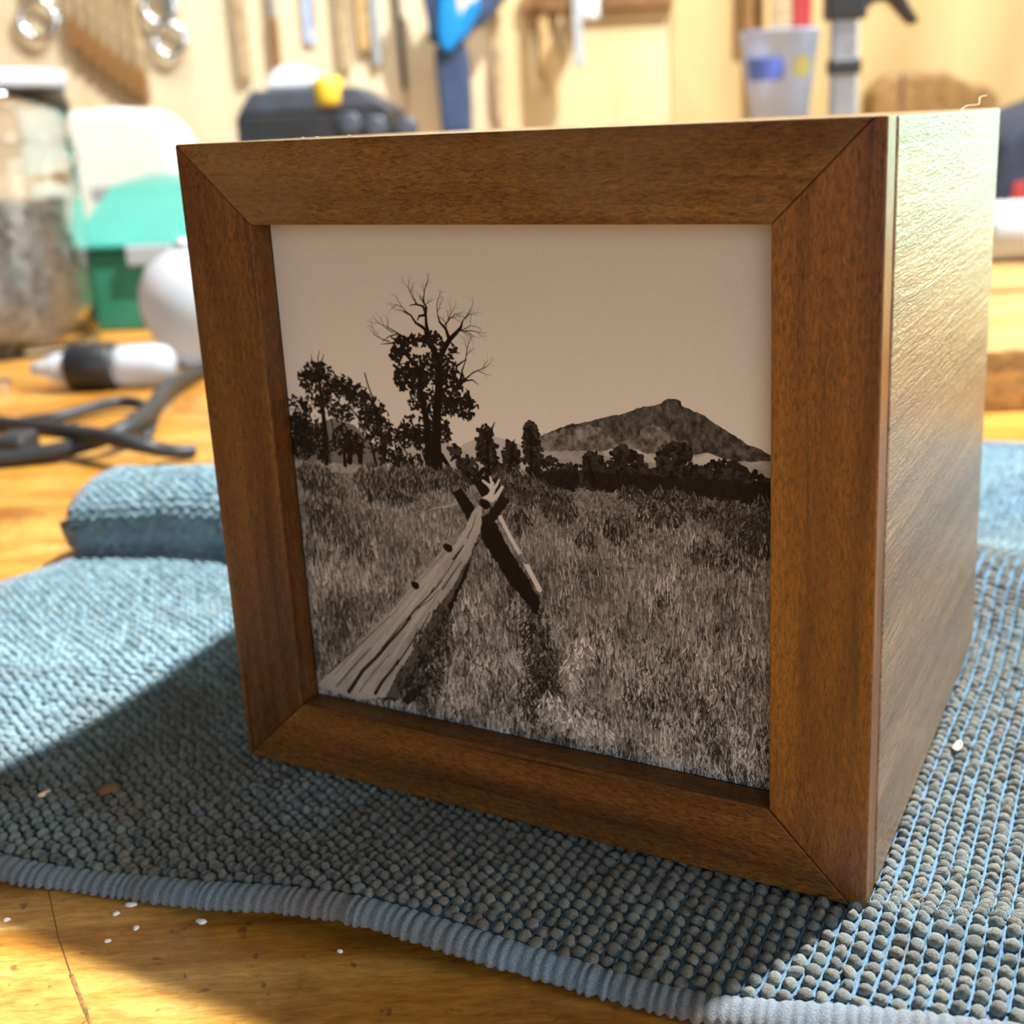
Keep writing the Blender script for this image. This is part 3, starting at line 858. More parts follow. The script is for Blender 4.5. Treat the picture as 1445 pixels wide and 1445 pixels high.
fill([(0.4216, 0.4128),(0.4093, 0.3898),(0.3999, 0.367),(0.3736, 0.3272),(0.3553, 0.2952),(0.3199, 0.2526),(0.2823, 0.1936),(0.2437, 0.1329),(0.2047, 0.0786),(0.1736, 0.0246),(0.2042, 0.0266),(0.2301, 0.0754),(0.2731, 0.1342),(0.3115, 0.1984),(0.3496, 0.2721),(0.377, 0.3203),(0.4041, 0.3712)], side_, 1.5, 20, 0.85)
for k in range(240):
    t0, t1 = sorted(R.rand(2))
    if t1 - t0 > 0.3:
        t1 = t0 + 0.3
    off = R.rand()
    A0, A1 = ((0.0166, 0.0272),(0.1655, 0.0311))
    B0, B1 = ((0.406, 0.4428),(0.4249, 0.438))
    pa = (A0[0] + (A1[0] - A0[0]) * off, A0[1] + (A1[1] - A0[1]) * off)
    pb = (B0[0] + (B1[0] - B0[0]) * off, B0[1] + (B1[1] - B0[1]) * off)
    q = lambda t: (pa[0] + (pb[0] - pa[0]) * t, pa[1] + (pb[1] - pa[1]) * t)
    stroke([q(t0), q((t0 + t1) / 2), q(t1)], 2.2, 1.0, 0.36 + 0.30 * R.rand())
for q, a, b in [([(0.0797, 0.0186),(0.1214, 0.0753),(0.1653, 0.1191),(0.1944, 0.1517),(0.2322, 0.193),(0.2509, 0.2153)], 9, 4),([(0.1476, 0.0277),(0.1683, 0.0598),(0.1975, 0.0932),(0.2124, 0.1156)], 8, 4),([(0.2421, 0.21),(0.2698, 0.2411),(0.3011, 0.2723),(0.3106, 0.2886)], 4, 2),([(0.0284, 0.05),(0.094, 0.1106),(0.1427, 0.1548),(0.2, 0.211)], 2.5, 1.5),([(0.0485, 0.025),(0.11, 0.0933),(0.1492, 0.1322)], 3, 1.5),([(0.2069, 0.1028),(0.2458, 0.1566),(0.2836, 0.2091),(0.298, 0.2342)], 4, 2),([(0.1757, 0.1367),(0.2236, 0.1916),(0.2788, 0.2501),(0.3144, 0.2855),(0.3322, 0.3066)], 2.5, 1.2),([(0.3307, 0.2879),(0.3576, 0.3249),(0.3794, 0.3535)], 3, 1.5),([(0.3011, 0.2723),(0.3325, 0.3103),(0.3592, 0.3471),(0.3858, 0.3868)], 2, 1.2),([(0.3598, 0.3545),(0.3771, 0.3749),(0.3858, 0.3868)], 4, 2),([(0.3947, 0.4023),(0.4079, 0.4253),(0.4174, 0.4512)], 2, 1),([(0.1072, 0.0239),(0.1529, 0.081),(0.1917, 0.1238)], 2, 1),([(0.2695, 0.2373),(0.3046, 0.2653),(0.3226, 0.2867)], 2, 1)]:
    stroke(q, a, b, 0.06)
for c, r in [((0.349, 0.3785), 9),((0.2665, 0.2889), 8.5),((0.4366, 0.4772), 10)]:
    x, y = P(c)
    seg(np.array((x, y)), np.array((x + 3, y + 2)), 2 * r, 2 * r, 0.012)
    seg(np.array((x - r * .5, y - r)), np.array((x + r * .9, y - r * .7)), 2.0, 2.0, 0.45)
stroke([(0.2822, 0.093),(0.2539, 0.0562),(0.2258, 0.0268)], 14, 18, 0.06)
for c, rx, ry, n in [((0.2852, 0.1286), 40, 70, 260),((0.2546, 0.0642), 60, 40, 240),((0.3232, 0.1928), 30, 60, 140)]:
    bush(c, rx, ry, n, 0.02, 0.22)

# paper tone: warm white to warm black, with a canvas tooth
img = np.clip(img + (R.rand(NH, NW).astype(np.float32) - 0.5) * 0.05, 0.0, 1.0)
tone = np.clip((img - 0.03) * 1.02, 0, 1) ** 1.45
white, black = np.array((0.865, 0.86, 0.85), np.float32), np.array((0.012, 0.009, 0.007), np.float32)
rgb = black + (white - black) * tone[..., None]
pix = np.ones((NH, NW, 4), np.float32)
pix[..., :3] = rgb[::-1]
pim = bpy.data.images.new('printed_photograph', NW, NH, float_buffer=True)
pim.colorspace_settings.name = 'Linear Rec.709'
pim.pixels.foreach_set(pix.ravel())
pim.update()
pim.pack()

t = NT('matte_photo_paper')
tex = t.n('ShaderNodeTexImage')
tex.image = pim
tex.extension = 'EXTEND'
uvn = t.n('ShaderNodeUVMap')
uvn.uv_map = 'UVMap'
t.l(uvn.outputs['UV'], tex.inputs['Vector'])
wv = t.n('ShaderNodeTexWave', wave_type='BANDS', bands_direction='Z')
wv.inputs['Scale'].default_value = 420
t.l(t.coords(), wv.inputs['Vector'])
wx = t.n('ShaderNodeTexWave', wave_type='BANDS', bands_direction='X')
wx.inputs['Scale'].default_value = 420
t.l(t.coords(), wx.inputs['Vector'])
m_print = t.out(tex.outputs['Color'], 0.65, 0, t.bump(t.math('ADD', wv.outputs['Fac'], wx.outputs['Fac']), 0.10, 0.0002), spec=0.05)

yp = Y0 + LIP
vs = [(il, yp, ib),(ir, yp, ib),(ir, yp, it),(il, yp, it)]
vs += [(x, yp + 0.0006, z) for x, y, z in vs]
fs = [(0, 1, 2, 3),(5, 4, 7, 6),(4, 0, 3, 7),(1, 5, 6, 2),(3, 2, 6, 7),(4, 5, 1, 0)]
pr = mesh_obj('photograph', vs, fs, m_print, box)
uvl = pr.data.uv_layers.new(name='UVMap')
for lp in pr.data.loops:
    x, y, z = pr.data.vertices[lp.vertex_index].co
    uvl.data[lp.index].uv = ((x - il) / (ir - il),(z - ib) / (it - ib))
tag(pr, 'sepia-toned print of a log fence, trees and a butte')

# ------------------------------------------------------------------ the blue microfibre towel under the box
FRONT = [(-0.250, -0.020),(-0.187, -0.0395),(-0.1316, -0.0572),(-0.0929, -0.0683),(-0.0572, -0.0802),(-0.0283, -0.0919),(0.0008, -0.1036),(0.0246, -0.1108),(0.0518, -0.1185),(0.10, -0.135),(0.17, -0.160),(0.25, -0.190)]
TL = 0.375                                     # towel depth
_fp = np.array([(p.x, p.y) for p in spline([(a, b, 0) for a, b in FRONT], 24)])
_fs = np.concatenate([[0], np.cumsum(np.hypot(*np.diff(_fp, axis=0).T))])
UW = _fs[-1]                                   # towel width along its front edge
FOLD_S = 0.157
_kp = np.array([(p.x, p.y) for p in spline([(0, 0, 0),(0.0030, 0.0008, 0),(0.0056, 0.0045, 0),(0.0034, 0.0115, 0),(0.0048, 0.0180, 0),(0.0105, 0.0225, 0),(0.0190, 0.0250, 0),(0.030, 0.0240, 0),(0.046, 0.0135, 0),(0.064, 0.0050, 0),(0.085, 0.0, 0)], 12)])
_ks = np.concatenate([[0], np.cumsum(np.hypot(*np.diff(_kp, axis=0).T))])
BC, BS = math.cos(math.radians(-27.466)), math.sin(math.radians(-27.466))


def towel_z(x, y, s):
    """height of the cloth: nearly flat, with a fat fold at the back left and a low ridge by the box's near corner"""
    z = np.full_like(x, -0.0022)
    # ridge beside the near corner of the box, running along the hem
    d = (y + 0.0885) + 0.30 * (x - 0.034)
    z += 0.0030 * np.exp(-(d / 0.0075) ** 2) * np.clip((x - 0.012) / 0.03, 0, 1)
    # soft waves away from the box
    bx, by = x * BC + y * BS, -x * BS + y * BC
    out = np.maximum(np.abs(bx) - BW / 2, np.abs(by) - BD / 2)
    far = np.clip(out / 0.03, 0, 1)
    z += far * 0.0011 * (np.sin(x * 61 + y * 23 + 0.6) + np.sin(y * 83 - x * 31))
    # the front edge drops to the bench
    z -= 0.0010 * np.clip((0.010 - s) / 0.010, 0, 1)
    # under the box the pile is pressed flat
    z = np.where(out < 0.0, np.minimum(z, -0.0022), z)
    return z


def towel_xyz(u, s):
    fx = np.interp(u, _fs, _fp[:, 0])
    fy = np.interp(u, _fs, _fp[:, 1])
    k = u / UW
    dx, dy = 0.39 + 0.07 * np.clip(k * 2.2, 0, 1), 0.925 - 0.037 * np.clip(k * 2.2, 0, 1)
    # a fat rolled fold at the back left: cloth climbs steeply, rolls over and sinks behind
    side = np.clip((0.62 - k) / 0.22, 0, 1)
    side = side * side * (3 - 2 * side)
    s1 = s - FOLD_S
    inside = s1 > 0
    adv = np.interp(s1, _ks, _kp[:, 0])
    up = np.interp(s1, _ks, _kp[:, 1])
    adv = np.where(s1 > _ks[-1], _kp[-1, 0] + s1 - _ks[-1], adv)
    ss = np.where(inside, FOLD_S + side * adv + (1 - side) * s1, s)
    x, y = fx + dx * ss, fy + dy * ss
    z = towel_z(x, y, s) + np.where(inside, side * up, 0.0)
    return np.stack([x, y, z], -1)


towel = empty('towel', (0, 0, TABLE_Z))
tag(towel, 'blue microfibre towel with soiled loops spread under the wooden box', 'towel')
OFF = np.array((0, 0, -TABLE_Z))
nu, ns = 190, 150
U, SS = np.meshgrid(np.linspace(0.002, UW - 0.002, nu), np.linspace(0.0022, TL - 0.002, ns), indexing='ij')
top = towel_xyz(U, SS) + OFF
bot = top.copy()
bot[..., 2] = np.maximum(bot[..., 2] - 0.0022, 0.0002)
vs = np.concatenate([top.reshape(-1, 3), bot.reshape(-1, 3)])
idx = np.arange(nu * ns).reshape(nu, ns)
q = np.stack([idx[:-1, :-1], idx[1:, :-1], idx[1:, 1:], idx[:-1, 1:]], -1).reshape(-1, 4)
rim = np.concatenate([idx[:, 0], idx[-1, 1:], idx[-2::-1, -1], idx[0, -2:0:-1]])
r2 = np.roll(rim, -1)
N0 = nu * ns
side = np.stack([rim, rim + N0, r2 + N0, r2], -1)
mesh_obj('backing', vs.tolist(), np.concatenate([q, q[:, ::-1] + N0, side]).tolist(), m_cloth, towel, True)

Rt = np.random.RandomState(8)
# loops: one small dome of yarn each
def dome(k, rings):
    v, f = [], []
    for el in rings:
        for i in range(k):
            a = 2 * math.pi * (i + 0.5 * (len(v) // k % 2)) / k
            v.append((math.cos(a) * math.cos(el), math.sin(a) * math.cos(el), math.sin(el)))
    v.append((0, 0, 1))
    for r in range(len(rings) - 1):
        for i in range(k):
            f.append((r * k + i, r * k + (i + 1) % k, (r + 1) * k + (i + 1) % k))
            f.append((r * k + i, (r + 1) * k + (i + 1) % k, (r + 1) * k + i))
    r = len(rings) - 1
    for i in range(k):
        f.append((r * k + i, r * k + (i + 1) % k, len(v) - 1))
    return np.array(v), np.array(f)


PS = 0.0027
cols = [0.002]
while cols[-1] < UW - 0.003:                    # the weave is stretched towards the right
    cols.append(cols[-1] + 0.00212 + 0.00085 * min(1.0, max(0.0, (cols[-1] - 0.19) / 0.09)))
cols = np.array(cols)
cu, cs = np.meshgrid(cols, np.arange(0.0058, TL - 0.004, PS), indexing='ij')
cs = cs + (np.arange(len(cols)) % 2)[:, None] * PS * 0.5 * 0.6
cu = (cu + Rt.randn(*cu.shape) * 0.00008 + 0.0004 * np.sin(cs * 60)).ravel()
cs = (cs + Rt.randn(*cs.shape) * 0.00015).ravel()
c = towel_xyz(cu, cs)
e1 = towel_xyz(cu + 0.0006, cs) - towel_xyz(cu - 0.0006, cs)
e2 = towel_xyz(cu, cs + 0.0006) - towel_xyz(cu, cs - 0.0006)
e1 /= np.linalg.norm(e1, axis=1)[:, None]
nrm = np.cross(e1, e2)
nrm /= np.linalg.norm(nrm, axis=1)[:, None]
e2 = np.cross(nrm, e1)
bx, by = c[:, 0] * BC + c[:, 1] * BS, -c[:, 0] * BS + c[:, 1] * BC
out = np.maximum(np.abs(bx) - BW / 2, np.abs(by) - BD / 2)
keep = (out > -0.004) & (c[:, 1] < 0.34)
near = c[:, 1] < 0.05
for nm_, sel, (dv, df) in (('pile_near', keep & near, dome(10, (-0.55, 0.0, 0.45, 0.95))),('pile_far', keep & ~near, dome(6, (-0.35, 0.45)))):
    C_, A_, B_, N_ = c[sel], e1[sel], e2[sel], nrm[sel]
    m = len(C_)
    stretch = np.interp(cu[sel], [0.19, 0.29], [1.0, 1.22])[:, None, None]
    su = stretch * (0.00108 * (1 + 0.09 * Rt.randn(m)))[:, None, None]
    sv = (0.00138 * (1 + 0.12 * Rt.randn(m)))[:, None, None]
    sn = (0.00160 * (1 + 0.12 * Rt.randn(m)))[:, None, None]
    lean = Rt.randn(m, 2) * 0.16 + np.array((0.0, -0.35))
    N2 = N_ + A_ * lean[:, :1] + B_ * lean[:, 1:]
    V = (C_ + N_ * 0.0003)[:, None, :] + su * dv[None, :, :1] * A_[:, None, :] + sv * dv[None, :, 1:2] * B_[:, None, :] + sn * dv[None, :, 2:3] * N2[:, None, :]
    V = V + Rt.randn(*V.shape) * 0.00007
    V = V.reshape(-1, 3) + OFF
    F = (df[None] + (np.arange(m) * len(dv))[:, None, None]).reshape(-1, 3)
    me = bpy.data.meshes.new('loop_pile')
    me.vertices.add(len(V))
    me.vertices.foreach_set('co', V.astype(np.float32).ravel())
    me.loops.add(F.size)
    me.loops.foreach_set('vertex_index', F.astype(np.int32).ravel())
    me.polygons.add(len(F))
    me.polygons.foreach_set('loop_start', np.arange(0, F.size, 3, dtype=np.int32))
    me.polygons.foreach_set('use_smooth', np.ones(len(F), bool))
    me.update(calc_edges=True)
    me.materials.append(m_loop)
    at = me.attributes.new('tip', 'FLOAT', 'POINT')
    at.data.foreach_set('value', np.tile(np.clip(dv[:, 2], 0, 1), m).astype(np.float32))
    tag(link(bpy.data.objects.new('loop_pile', me), towel), kind='stuff')

# the pale thread that runs between the rows of loops
tv, tf = [], []
ts = np.arange(0.006, 0.25, 0.0016)
for a, b in zip(cols, cols[1:]):
    um = (a + b) / 2
    if um < 0.17 or um > 0.42:
        continue
    p = towel_xyz(np.full_like(ts, um) + 0.0004 * np.sin(ts * 60), ts)
    qx, qy = p[:, 0] * BC + p[:, 1] * BS, -p[:, 0] * BS + p[:, 1] * BC
    okk = np.maximum(np.abs(qx) - BW / 2, np.abs(qy) - BD / 2) > 0.0003
    p = p + OFF + np.array((0, 0, 0.00035))
    w = 0.00024
    ring = np.stack([p + np.array((-w, 0, 0)), p + np.array((0, 0, w)), p + np.array((w, 0, 0))], 1)
    for i in range(len(ts) - 1):
        if okk[i] and okk[i + 1]:
            n0 = len(tv)
            tv += ring[i].tolist() + ring[i + 1].tolist()
            tf += [(n0, n0 + 3, n0 + 4, n0 + 1),(n0 + 1, n0 + 4, n0 + 5, n0 + 2)]
m_thread = towel_mat('towel_thread', (0.16, 0.32, 0.47),(0.13, 0.26, 0.38), True)
tag(mesh_obj('thread', tv, tf, m_thread, towel, True), kind='stuff')

# overlocked hem: a fat ribbed band of yarn wrapped over the edge
def hem(path_u, path_s, inward, name):
    n = len(path_u)
    P0 = towel_xyz(path_u, path_s)
    tan = np.gradient(P0[:, :2], axis=0)
    tan /= np.linalg.norm(tan, axis=1)[:, None]
    inn = np.stack([-tan[:, 1], tan[:, 0]], -1) * inward
    dist = np.concatenate([[0], np.cumsum(np.linalg.norm(np.diff(P0, axis=0), axis=1))])
    pitch = 0.00205
    rh = np.random.RandomState(21)
    nr = int(dist[-1] / pitch) + 3
    ph = dist / pitch + np.interp(dist / pitch, np.arange(nr), 0.16 * rh.randn(nr))
    amp = np.interp(ph, np.arange(nr), 0.55 + 0.9 * rh.rand(nr))
    rib = np.abs(np.cos(np.pi * ph)) ** 0.8
    prof = [(0.0050, 0.0004),(0.0048, 0.0014),(0.0038, 0.0020),(0.0025, 0.0021),(0.0012, 0.0017),(0.0003, 0.0009),(-0.0002, -0.0001),(0.0000, -0.0009),(0.0006, -0.0014),(0.0026, -0.0015),(0.0046, -0.0008)]
    vs = []
    wob = 0.0004 * np.sin(dist * 57) + 0.0003 * np.sin(dist * 131 + 1)
    for j, (a, h) in enumerate(prof):
        outer = max(0.0, 1 - a / 0.0050)
        a2 = a + wob - (0.00065 * rib * amp * outer)
        h2 = h + 0.00045 * amp * (rib - 0.6) * (1 if h > 0 else -0.6)
        p = np.empty((n, 3))
        p[:, :2] = P0[:, :2] + inn * a2[:, None]
        p[:, 2] = np.maximum(P0[:, 2] + h2 - 0.0004, TABLE_Z + 0.0003 + 0.0006 * (1 - rib) * (h < 0))
        vs.append(p + OFF)
    k = len(prof)
    V = np.stack(vs, 1).reshape(-1, 3)
    ii = np.arange(n * k).reshape(n, k)
    jn = np.roll(ii, -1, axis=1)
    F = np.stack([ii[:-1], ii[1:], jn[1:], jn[:-1]], -1).reshape(-1, 4)
    if inward < 0:
        F = F[:, ::-1]
    mesh_obj(name, V.tolist(), F.tolist(), m_hem, towel, True)


hu = np.arange(0.0, UW, 0.00030)
hem(hu, np.zeros_like(hu), 1, 'hem')
hs = np.arange(0.0, TL, 0.0006)
hem(np.zeros_like(hs), hs, -1, 'hem')
hem(np.full_like(hs, UW), hs, 1, 'hem')
hem(np.arange(0.0, UW, 0.0008), np.full(len(np.arange(0.0, UW, 0.0008)), TL), -1, 'hem')


def on_towel(x, y):
    return float(towel_z(np.array([x]), np.array([y]), np.array([0.1]))[0])


def crumb(name, label, cat, xy, size, mat, seed, curl=0.0):
    rr = random.Random(seed)
    bm = bmesh.new()
    bmesh.ops.create_icosphere(bm, subdivisions=2, radius=1.0)
    for v in bm.verts:
        v.co *= 1 + 0.35 * (rr.random() - 0.5)
        v.co = Vector((v.co.x * size[0], v.co.y * size[1], v.co.z * size[2] + curl * v.co.x * v.co.x))
    o = bm_obj(name, bm, mat, None, True)
    o.location = (xy[0], xy[1], on_towel(*xy) + 0.0018)
    o.rotation_euler = (0.1, 0.0, rr.random() * 2 + 0.2)
    return tag(o, label, cat)


crumb('wood_crumb', 'brown crumb of wood on the towel left of the box', 'crumb', (-0.1181, -0.0334),(0.0026, 0.0011, 0.0012), m_crumb, 1)
crumb('wood_crumb', 'tiny tan splinter on the towel at the left, left of the brown crumb', 'crumb', (-0.1318, -0.0341),(0.0015, 0.0006, 0.0006), m_chip, 5)
crumb('wood_shaving', 'pale curled wood shaving on the towel right of the box, the nearer one', 'shaving', (0.0683, -0.0315),(0.0022, 0.0009, 0.0005), m_chip, 2, 0.0008)
crumb('wood_shaving', 'white twisted shaving on the towel behind the box at right, the farther one', 'shaving', (0.117, 0.0864),(0.0042, 0.0012, 0.0010), m_paint, 3, 0.0016)

# ------------------------------------------------------------------ things on the bench behind
# clear jar of metal scrap, far left
jar = empty('storage_jar', (-0.4106, 0.60, TABLE_Z))
tag(jar, 'clear lidded plastic jar half full of dark metal scrap at the far left', 'jar')
po = [(0.0, 0.0),(0.056, 0.0),(0.0600, 0.004),(0.0612, 0.040),(0.0605, 0.100),(0.0600, 0.126),(0.0622, 0.130),(0.0622, 0.135),(0.0598, 0.139),(0.0592, 0.160),(0.0612, 0.164),(0.0612, 0.170),(0.0590, 0.174),(0.0588, 0.180)]
pi_ = [(0.0562, 0.180),(0.0562, 0.150),(0.0565, 0.100),(0.0570, 0.040),(0.0560, 0.008),(0.0, 0.006)]
lathe('jar_body', po + pi_, m_glass, jar, 40)
lathe('jar_lid', [(0.0, 0.1802),(0.0600, 0.1802),(0.0612, 0.1812),(0.0612, 0.1905),(0.0596, 0.1920),(0.0, 0.1925)], m_milk, jar, 40)
rr = random.Random(4)
bm = bmesh.new()
bmesh.ops.create_cone(bm, cap_ends=True, segments=32, radius1=0.0480, radius2=0.0480, depth=0.096, matrix=Matrix.Translation((0, 0, 0.058)))
for k in range(230):
    a, z = rr.random() * 6.283, 0.010 + 0.098 * rr.random()
    topq = z > 0.10
    r = 0.047 * math.sqrt(rr.random()) if topq else 0.0485
    M = Matrix.Translation((r * math.cos(a), r * math.sin(a), z)) @ Matrix.Rotation(rr.random() * 3, 4, 'X') @ Matrix.Rotation(rr.random() * 3, 4, 'Z')
    w = 0.0012 + 0.0018 * rr.random()
    bmesh.ops.create_cone(bm, cap_ends=True, segments=6, radius1=w, radius2=w, depth=w * 1.2, matrix=M)
tag(bm_obj('metal_scrap', bm, m_scrap, jar), kind='stuff')

# green box with a sloping teal lid
gx0, gx1 = (-0.3807, -0.2621)
gbx = empty('green_box', ((gx0 + gx1) / 2, 0.66, TABLE_Z))
tag(gbx, 'green box with a sloping teal lid on the bench behind the clear jar', 'box')
hw = (gx1 - gx0) / 2
prism('box_body', rect(-hw, 0, hw, 0.062), 0.0, 0.20, m_green2, gbx, 0.003)
prism('lid', [(-0.006, 0.0625),(0.20, 0.0625),(0.20, 0.112),(0.10, 0.107),(0.03, 0.083),(-0.006, 0.068)], -hw - 0.002, hw + 0.002, m_green, gbx, 0.004, 3, axis='x')
prism('latch', rect(-0.018, 0.050, 0.018, 0.066), -0.010, -0.0005, m_grey, gbx, 0.002)

# off-white jug behind it
wx0, wx1 = (-0.5255, -0.3836)
jug = empty('plastic_jug', ((wx0 + wx1) / 2, 0.95, TABLE_Z))
tag(jug, 'off-white plastic jug with a rounded shoulder behind the green box', 'jug')
hw = (wx1 - wx0) / 2
zt = 0.1748
shp = [(-hw, 0.0),(hw, 0.0),(hw, zt * 0.62),(hw - 0.004, zt * 0.76),(hw - 0.014, zt * 0.88),(hw - 0.030, zt * 0.965),(hw - 0.050, zt),(-hw + 0.012, zt * 0.97),(-hw, zt * 0.90)]
prism('jug_body', shp, 0.0, 0.11, m_offwhite, jug, 0.006, 3)
prism('label_band', rect(-hw * 0.2, zt * 0.50, hw * 0.92, zt * 0.57), -0.0012, 0.0, m_grey, jug, 0.0004)

# white globe-shaped container
wg = empty('round_container', (-0.2447, 0.52, TABLE_Z))
tag(wg, 'milky white round plastic container beside the dark green box', 'container')
lathe('container_body', [(0.0, 0.0),(0.020, 0.0),(0.026, 0.004),(0.036, 0.018),(0.042, 0.036),(0.041, 0.050),(0.035, 0.063),(0.024, 0.071),(0.016, 0.074),(0.0, 0.074)], m_milk, wg, 36)
lathe('container_cap', [(0.0, 0.0742),(0.015, 0.0742),(0.015, 0.078),(0.013, 0.080),(0.0, 0.080)], m_white, wg, 28)

# clear vial with a black collar, lying on the bench
vp = (-0.2919, 0.4365)
vial = empty('clear_vial', (vp[0], vp[1], TABLE_Z))
tag(vial, 'clear plastic vial with a black collar lying in front of the jar', 'vial')
def lying(name, prof, mat, seg=24):
    o = lathe(name, prof, mat, vial, seg)
    o.data.transform(Matrix.Translation((0, 0, 0.0140)) @ Matrix.Rotation(math.radians(90), 4, 'Y'))
    return o
lying('collar', [(0.0, -0.0135),(0.0130, -0.0135),(0.0140, -0.012),(0.0140, 0.012),(0.0130, 0.0135),(0.0, 0.0135)], m_black)
lying('vial_body', [(0.0, 0.0137),(0.0110, 0.0137),(0.0118, 0.020),(0.0118, 0.038),(0.0100, 0.045),(0.0060, 0.048),(0.0, 0.049)], m_milk)
lying('nozzle', [(0.0, -0.0137),(0.0090, -0.0137),(0.0085, -0.022),(0.0050, -0.030),(0.0040, -0.036),(0.0, -0.037)], m_milk)

# small black cap at the left edge and a chrome nut
cp = (-0.4052, 0.5718)
o = lathe('bottle_top', [(0.0, 0.0),(0.011, 0.0),(0.012, 0.002),(0.012, 0.012),(0.010, 0.014),(0.0, 0.0145)], m_black, None, 24, (cp[0], cp[1], TABLE_Z))
tag(o, 'small black bottle top on the bench at the left edge in front of the jar', 'bottle top')
npos = (-0.3534, 0.449)
hexa = [(0.0065 * math.cos(k * math.pi / 3), 0.0065 * math.sin(k * math.pi / 3)) for k in range(6)]
o = prism('hex_nut', hexa, 0.0, 0.006, m_chrome, None, 0.0008, 2, axis='z', loc=(npos[0], npos[1], TABLE_Z))
tag(o, 'shiny chrome nut on the bench at the left edge', 'nut')

# black power cord in loose loops
cord = empty('power_cord', (-0.2463, 0.2958, TABLE_Z))
tag(cord, 'black power cord lying in loose loops behind the towel', 'cord')
cx_, cy_ = cord.location.x, cord.location.y
def cpath(pts):
    return [(x - cx_, y - cy_, z) for x, y, z in pts]
tube('strand', cpath([(-0.2214, 0.4859, 0.005),(-0.2327, 0.4474, 0.006),(-0.2314, 0.3827, 0.01),(-0.2203, 0.3182, 0.012),(-0.2222, 0.2838, 0.011),(-0.2378, 0.2754, 0.007),(-0.2584, 0.268, 0.0045),(-0.2912, 0.2613, 0.0045)]), 0.0043, m_rubber, cord, 12)
tube('strand', cpath([(-0.3331, 0.3501, 0.006),(-0.2972, 0.3203, 0.008),(-0.258, 0.2901, 0.011),(-0.2221, 0.2616, 0.013),(-0.2021, 0.2533, 0.01),(-0.1924, 0.2615, 0.005),(-0.1844, 0.2668, 0.0035)]),(0.0046, 0.0030), m_rubber, cord, 12)
tube('strand', cpath([(-0.319, 0.3196, 0.004),(-0.2963, 0.3376, 0.004),(-0.2792, 0.3411, 0.005),(-0.2657, 0.3551, 0.006),(-0.2541, 0.3696, 0.006),(-0.2401, 0.3627, 0.005),(-0.2251, 0.3322, 0.004),(-0.215, 0.2906, 0.004)]), 0.0032, m_rubber, cord, 10)
pp = (-0.2692, 0.2742)
prism('plug', [(-0.008, 0.0),(0.008, 0.0),(0.0075, 0.014),(-0.0075, 0.014)], -0.010, 0.010, m_rubber, cord, 0.003, 3, loc=(pp[0] - cx_, pp[1] - cy_, 0.0))

# black tool case with a white cloth pad and a yellow knob on top
Yc = 0.84
cz = lambda z: z - TABLE_Z
kx0, kx1 = (-0.2927, -0.1526)
case = empty('tool_case', ((kx0 + kx1) / 2, Yc, TABLE_Z))
tag(case, 'black tool case with sloping top behind the box, white pad and yellow knob on it', 'tool case')
hw = (kx1 - kx0) / 2
z1, z2 = (0.1603, 0.1808)
prism('case_body', rect(-hw, 0, hw, z1), 0.0, 0.12, m_black, case, 0.004)
m_casetop = plain('slate_plastic', (0.045, 0.05, 0.065), 0.3, 0, 0.2)
bm = bmesh.new()
add_prism(bm, [(-hw + 0.001, z1),(hw - 0.001, z1),(hw - 0.030, z2),(-hw + 0.016, z2)], 0.002, 0.10, 0.003)
bm_obj('case_top', bm, m_casetop, case)
lathe('knob', [(0.0, -0.004),(0.0125, -0.004),(0.0140, 0.002),(0.0140, 0.016),(0.0115, 0.021),(0.0, 0.022)], m_yellow, case, 24, (-0.2085 - (kx0 + kx1) / 2, 0.010, z2 - 0.012))
wv = [(-0.023, 0.0),(0.026, 0.0),(0.021, 0.012),(0.010, 0.020),(-0.010, 0.020),(-0.020, 0.010)]
prism('white_pad', wv, 0.010, 0.07, m_white, case, 0.004, 3, loc=(-0.2427 - (kx0 + kx1) / 2, 0.0, z2))
for k, (dx, dz) in enumerate(((0.032, -0.012),(0.055, -0.016),(0.082, -0.018))):
    o = lathe('dial', [(0.0, 0.0),(0.011, 0.0),(0.011, 0.003),(0.008, 0.004),(0.0, 0.004)], m_casetop, case, 20)
    o.data.transform(Matrix.Rotation(math.radians(90), 4, 'X'))
    o.location = (dx, 0.0, z1 + dz)

# ------------------------------------------------------------------ tools on the plywood wall
YT = 1.12


def bar(parent, name, x, zlo, zhi, w, mat, d=0.012, y=YT, taper=1.0, dx=0.0):
    """a strip of a hanging tool: flat bar with rounded edges, lower end at zlo"""
    poly = [(x - w / 2 * taper, zlo),(x + w / 2 * taper, zlo),(x + dx + w / 2, zhi),(x + dx - w / 2, zhi)]
    return prism(name, poly, y, y + d, mat, parent, min(0.002, w * 0.2, d * 0.3), 2)


def wall_tool(name, label, cat, x, z, group=None):
    o = empty(name, (x, WALL_Y, z))
    tag(o, label, cat, group)
    return o


ZT = 0.42                         # upper ends, above the picture
names7 = ('first', 'second', 'third', 'fourth', 'fifth', 'sixth', 'seventh')
pts = [(-0.5347, 0.2351),(-0.5231, 0.2243),(-0.5113, 0.2141),(-0.5003, 0.2039),(-0.4897, 0.1952),(-0.4784, 0.1865),(-0.4669, 0.1785)]
for k, (x, z) in enumerate(pts):
    o = wall_tool('brush', 'tan brush with dark brown tip on the wall, %s from left of the seven' % names7[k], 'brush', x, z, 'seven brushes in a falling row on the wall')
    bar(o, 'tip', 0, 0.0, 0.034, 0.0125, m_brown, 0.014, -0.016)
    bar(o, 'handle', 0, 0.034, ZT - z, 0.0085, m_tan, 0.011, -0.0145)
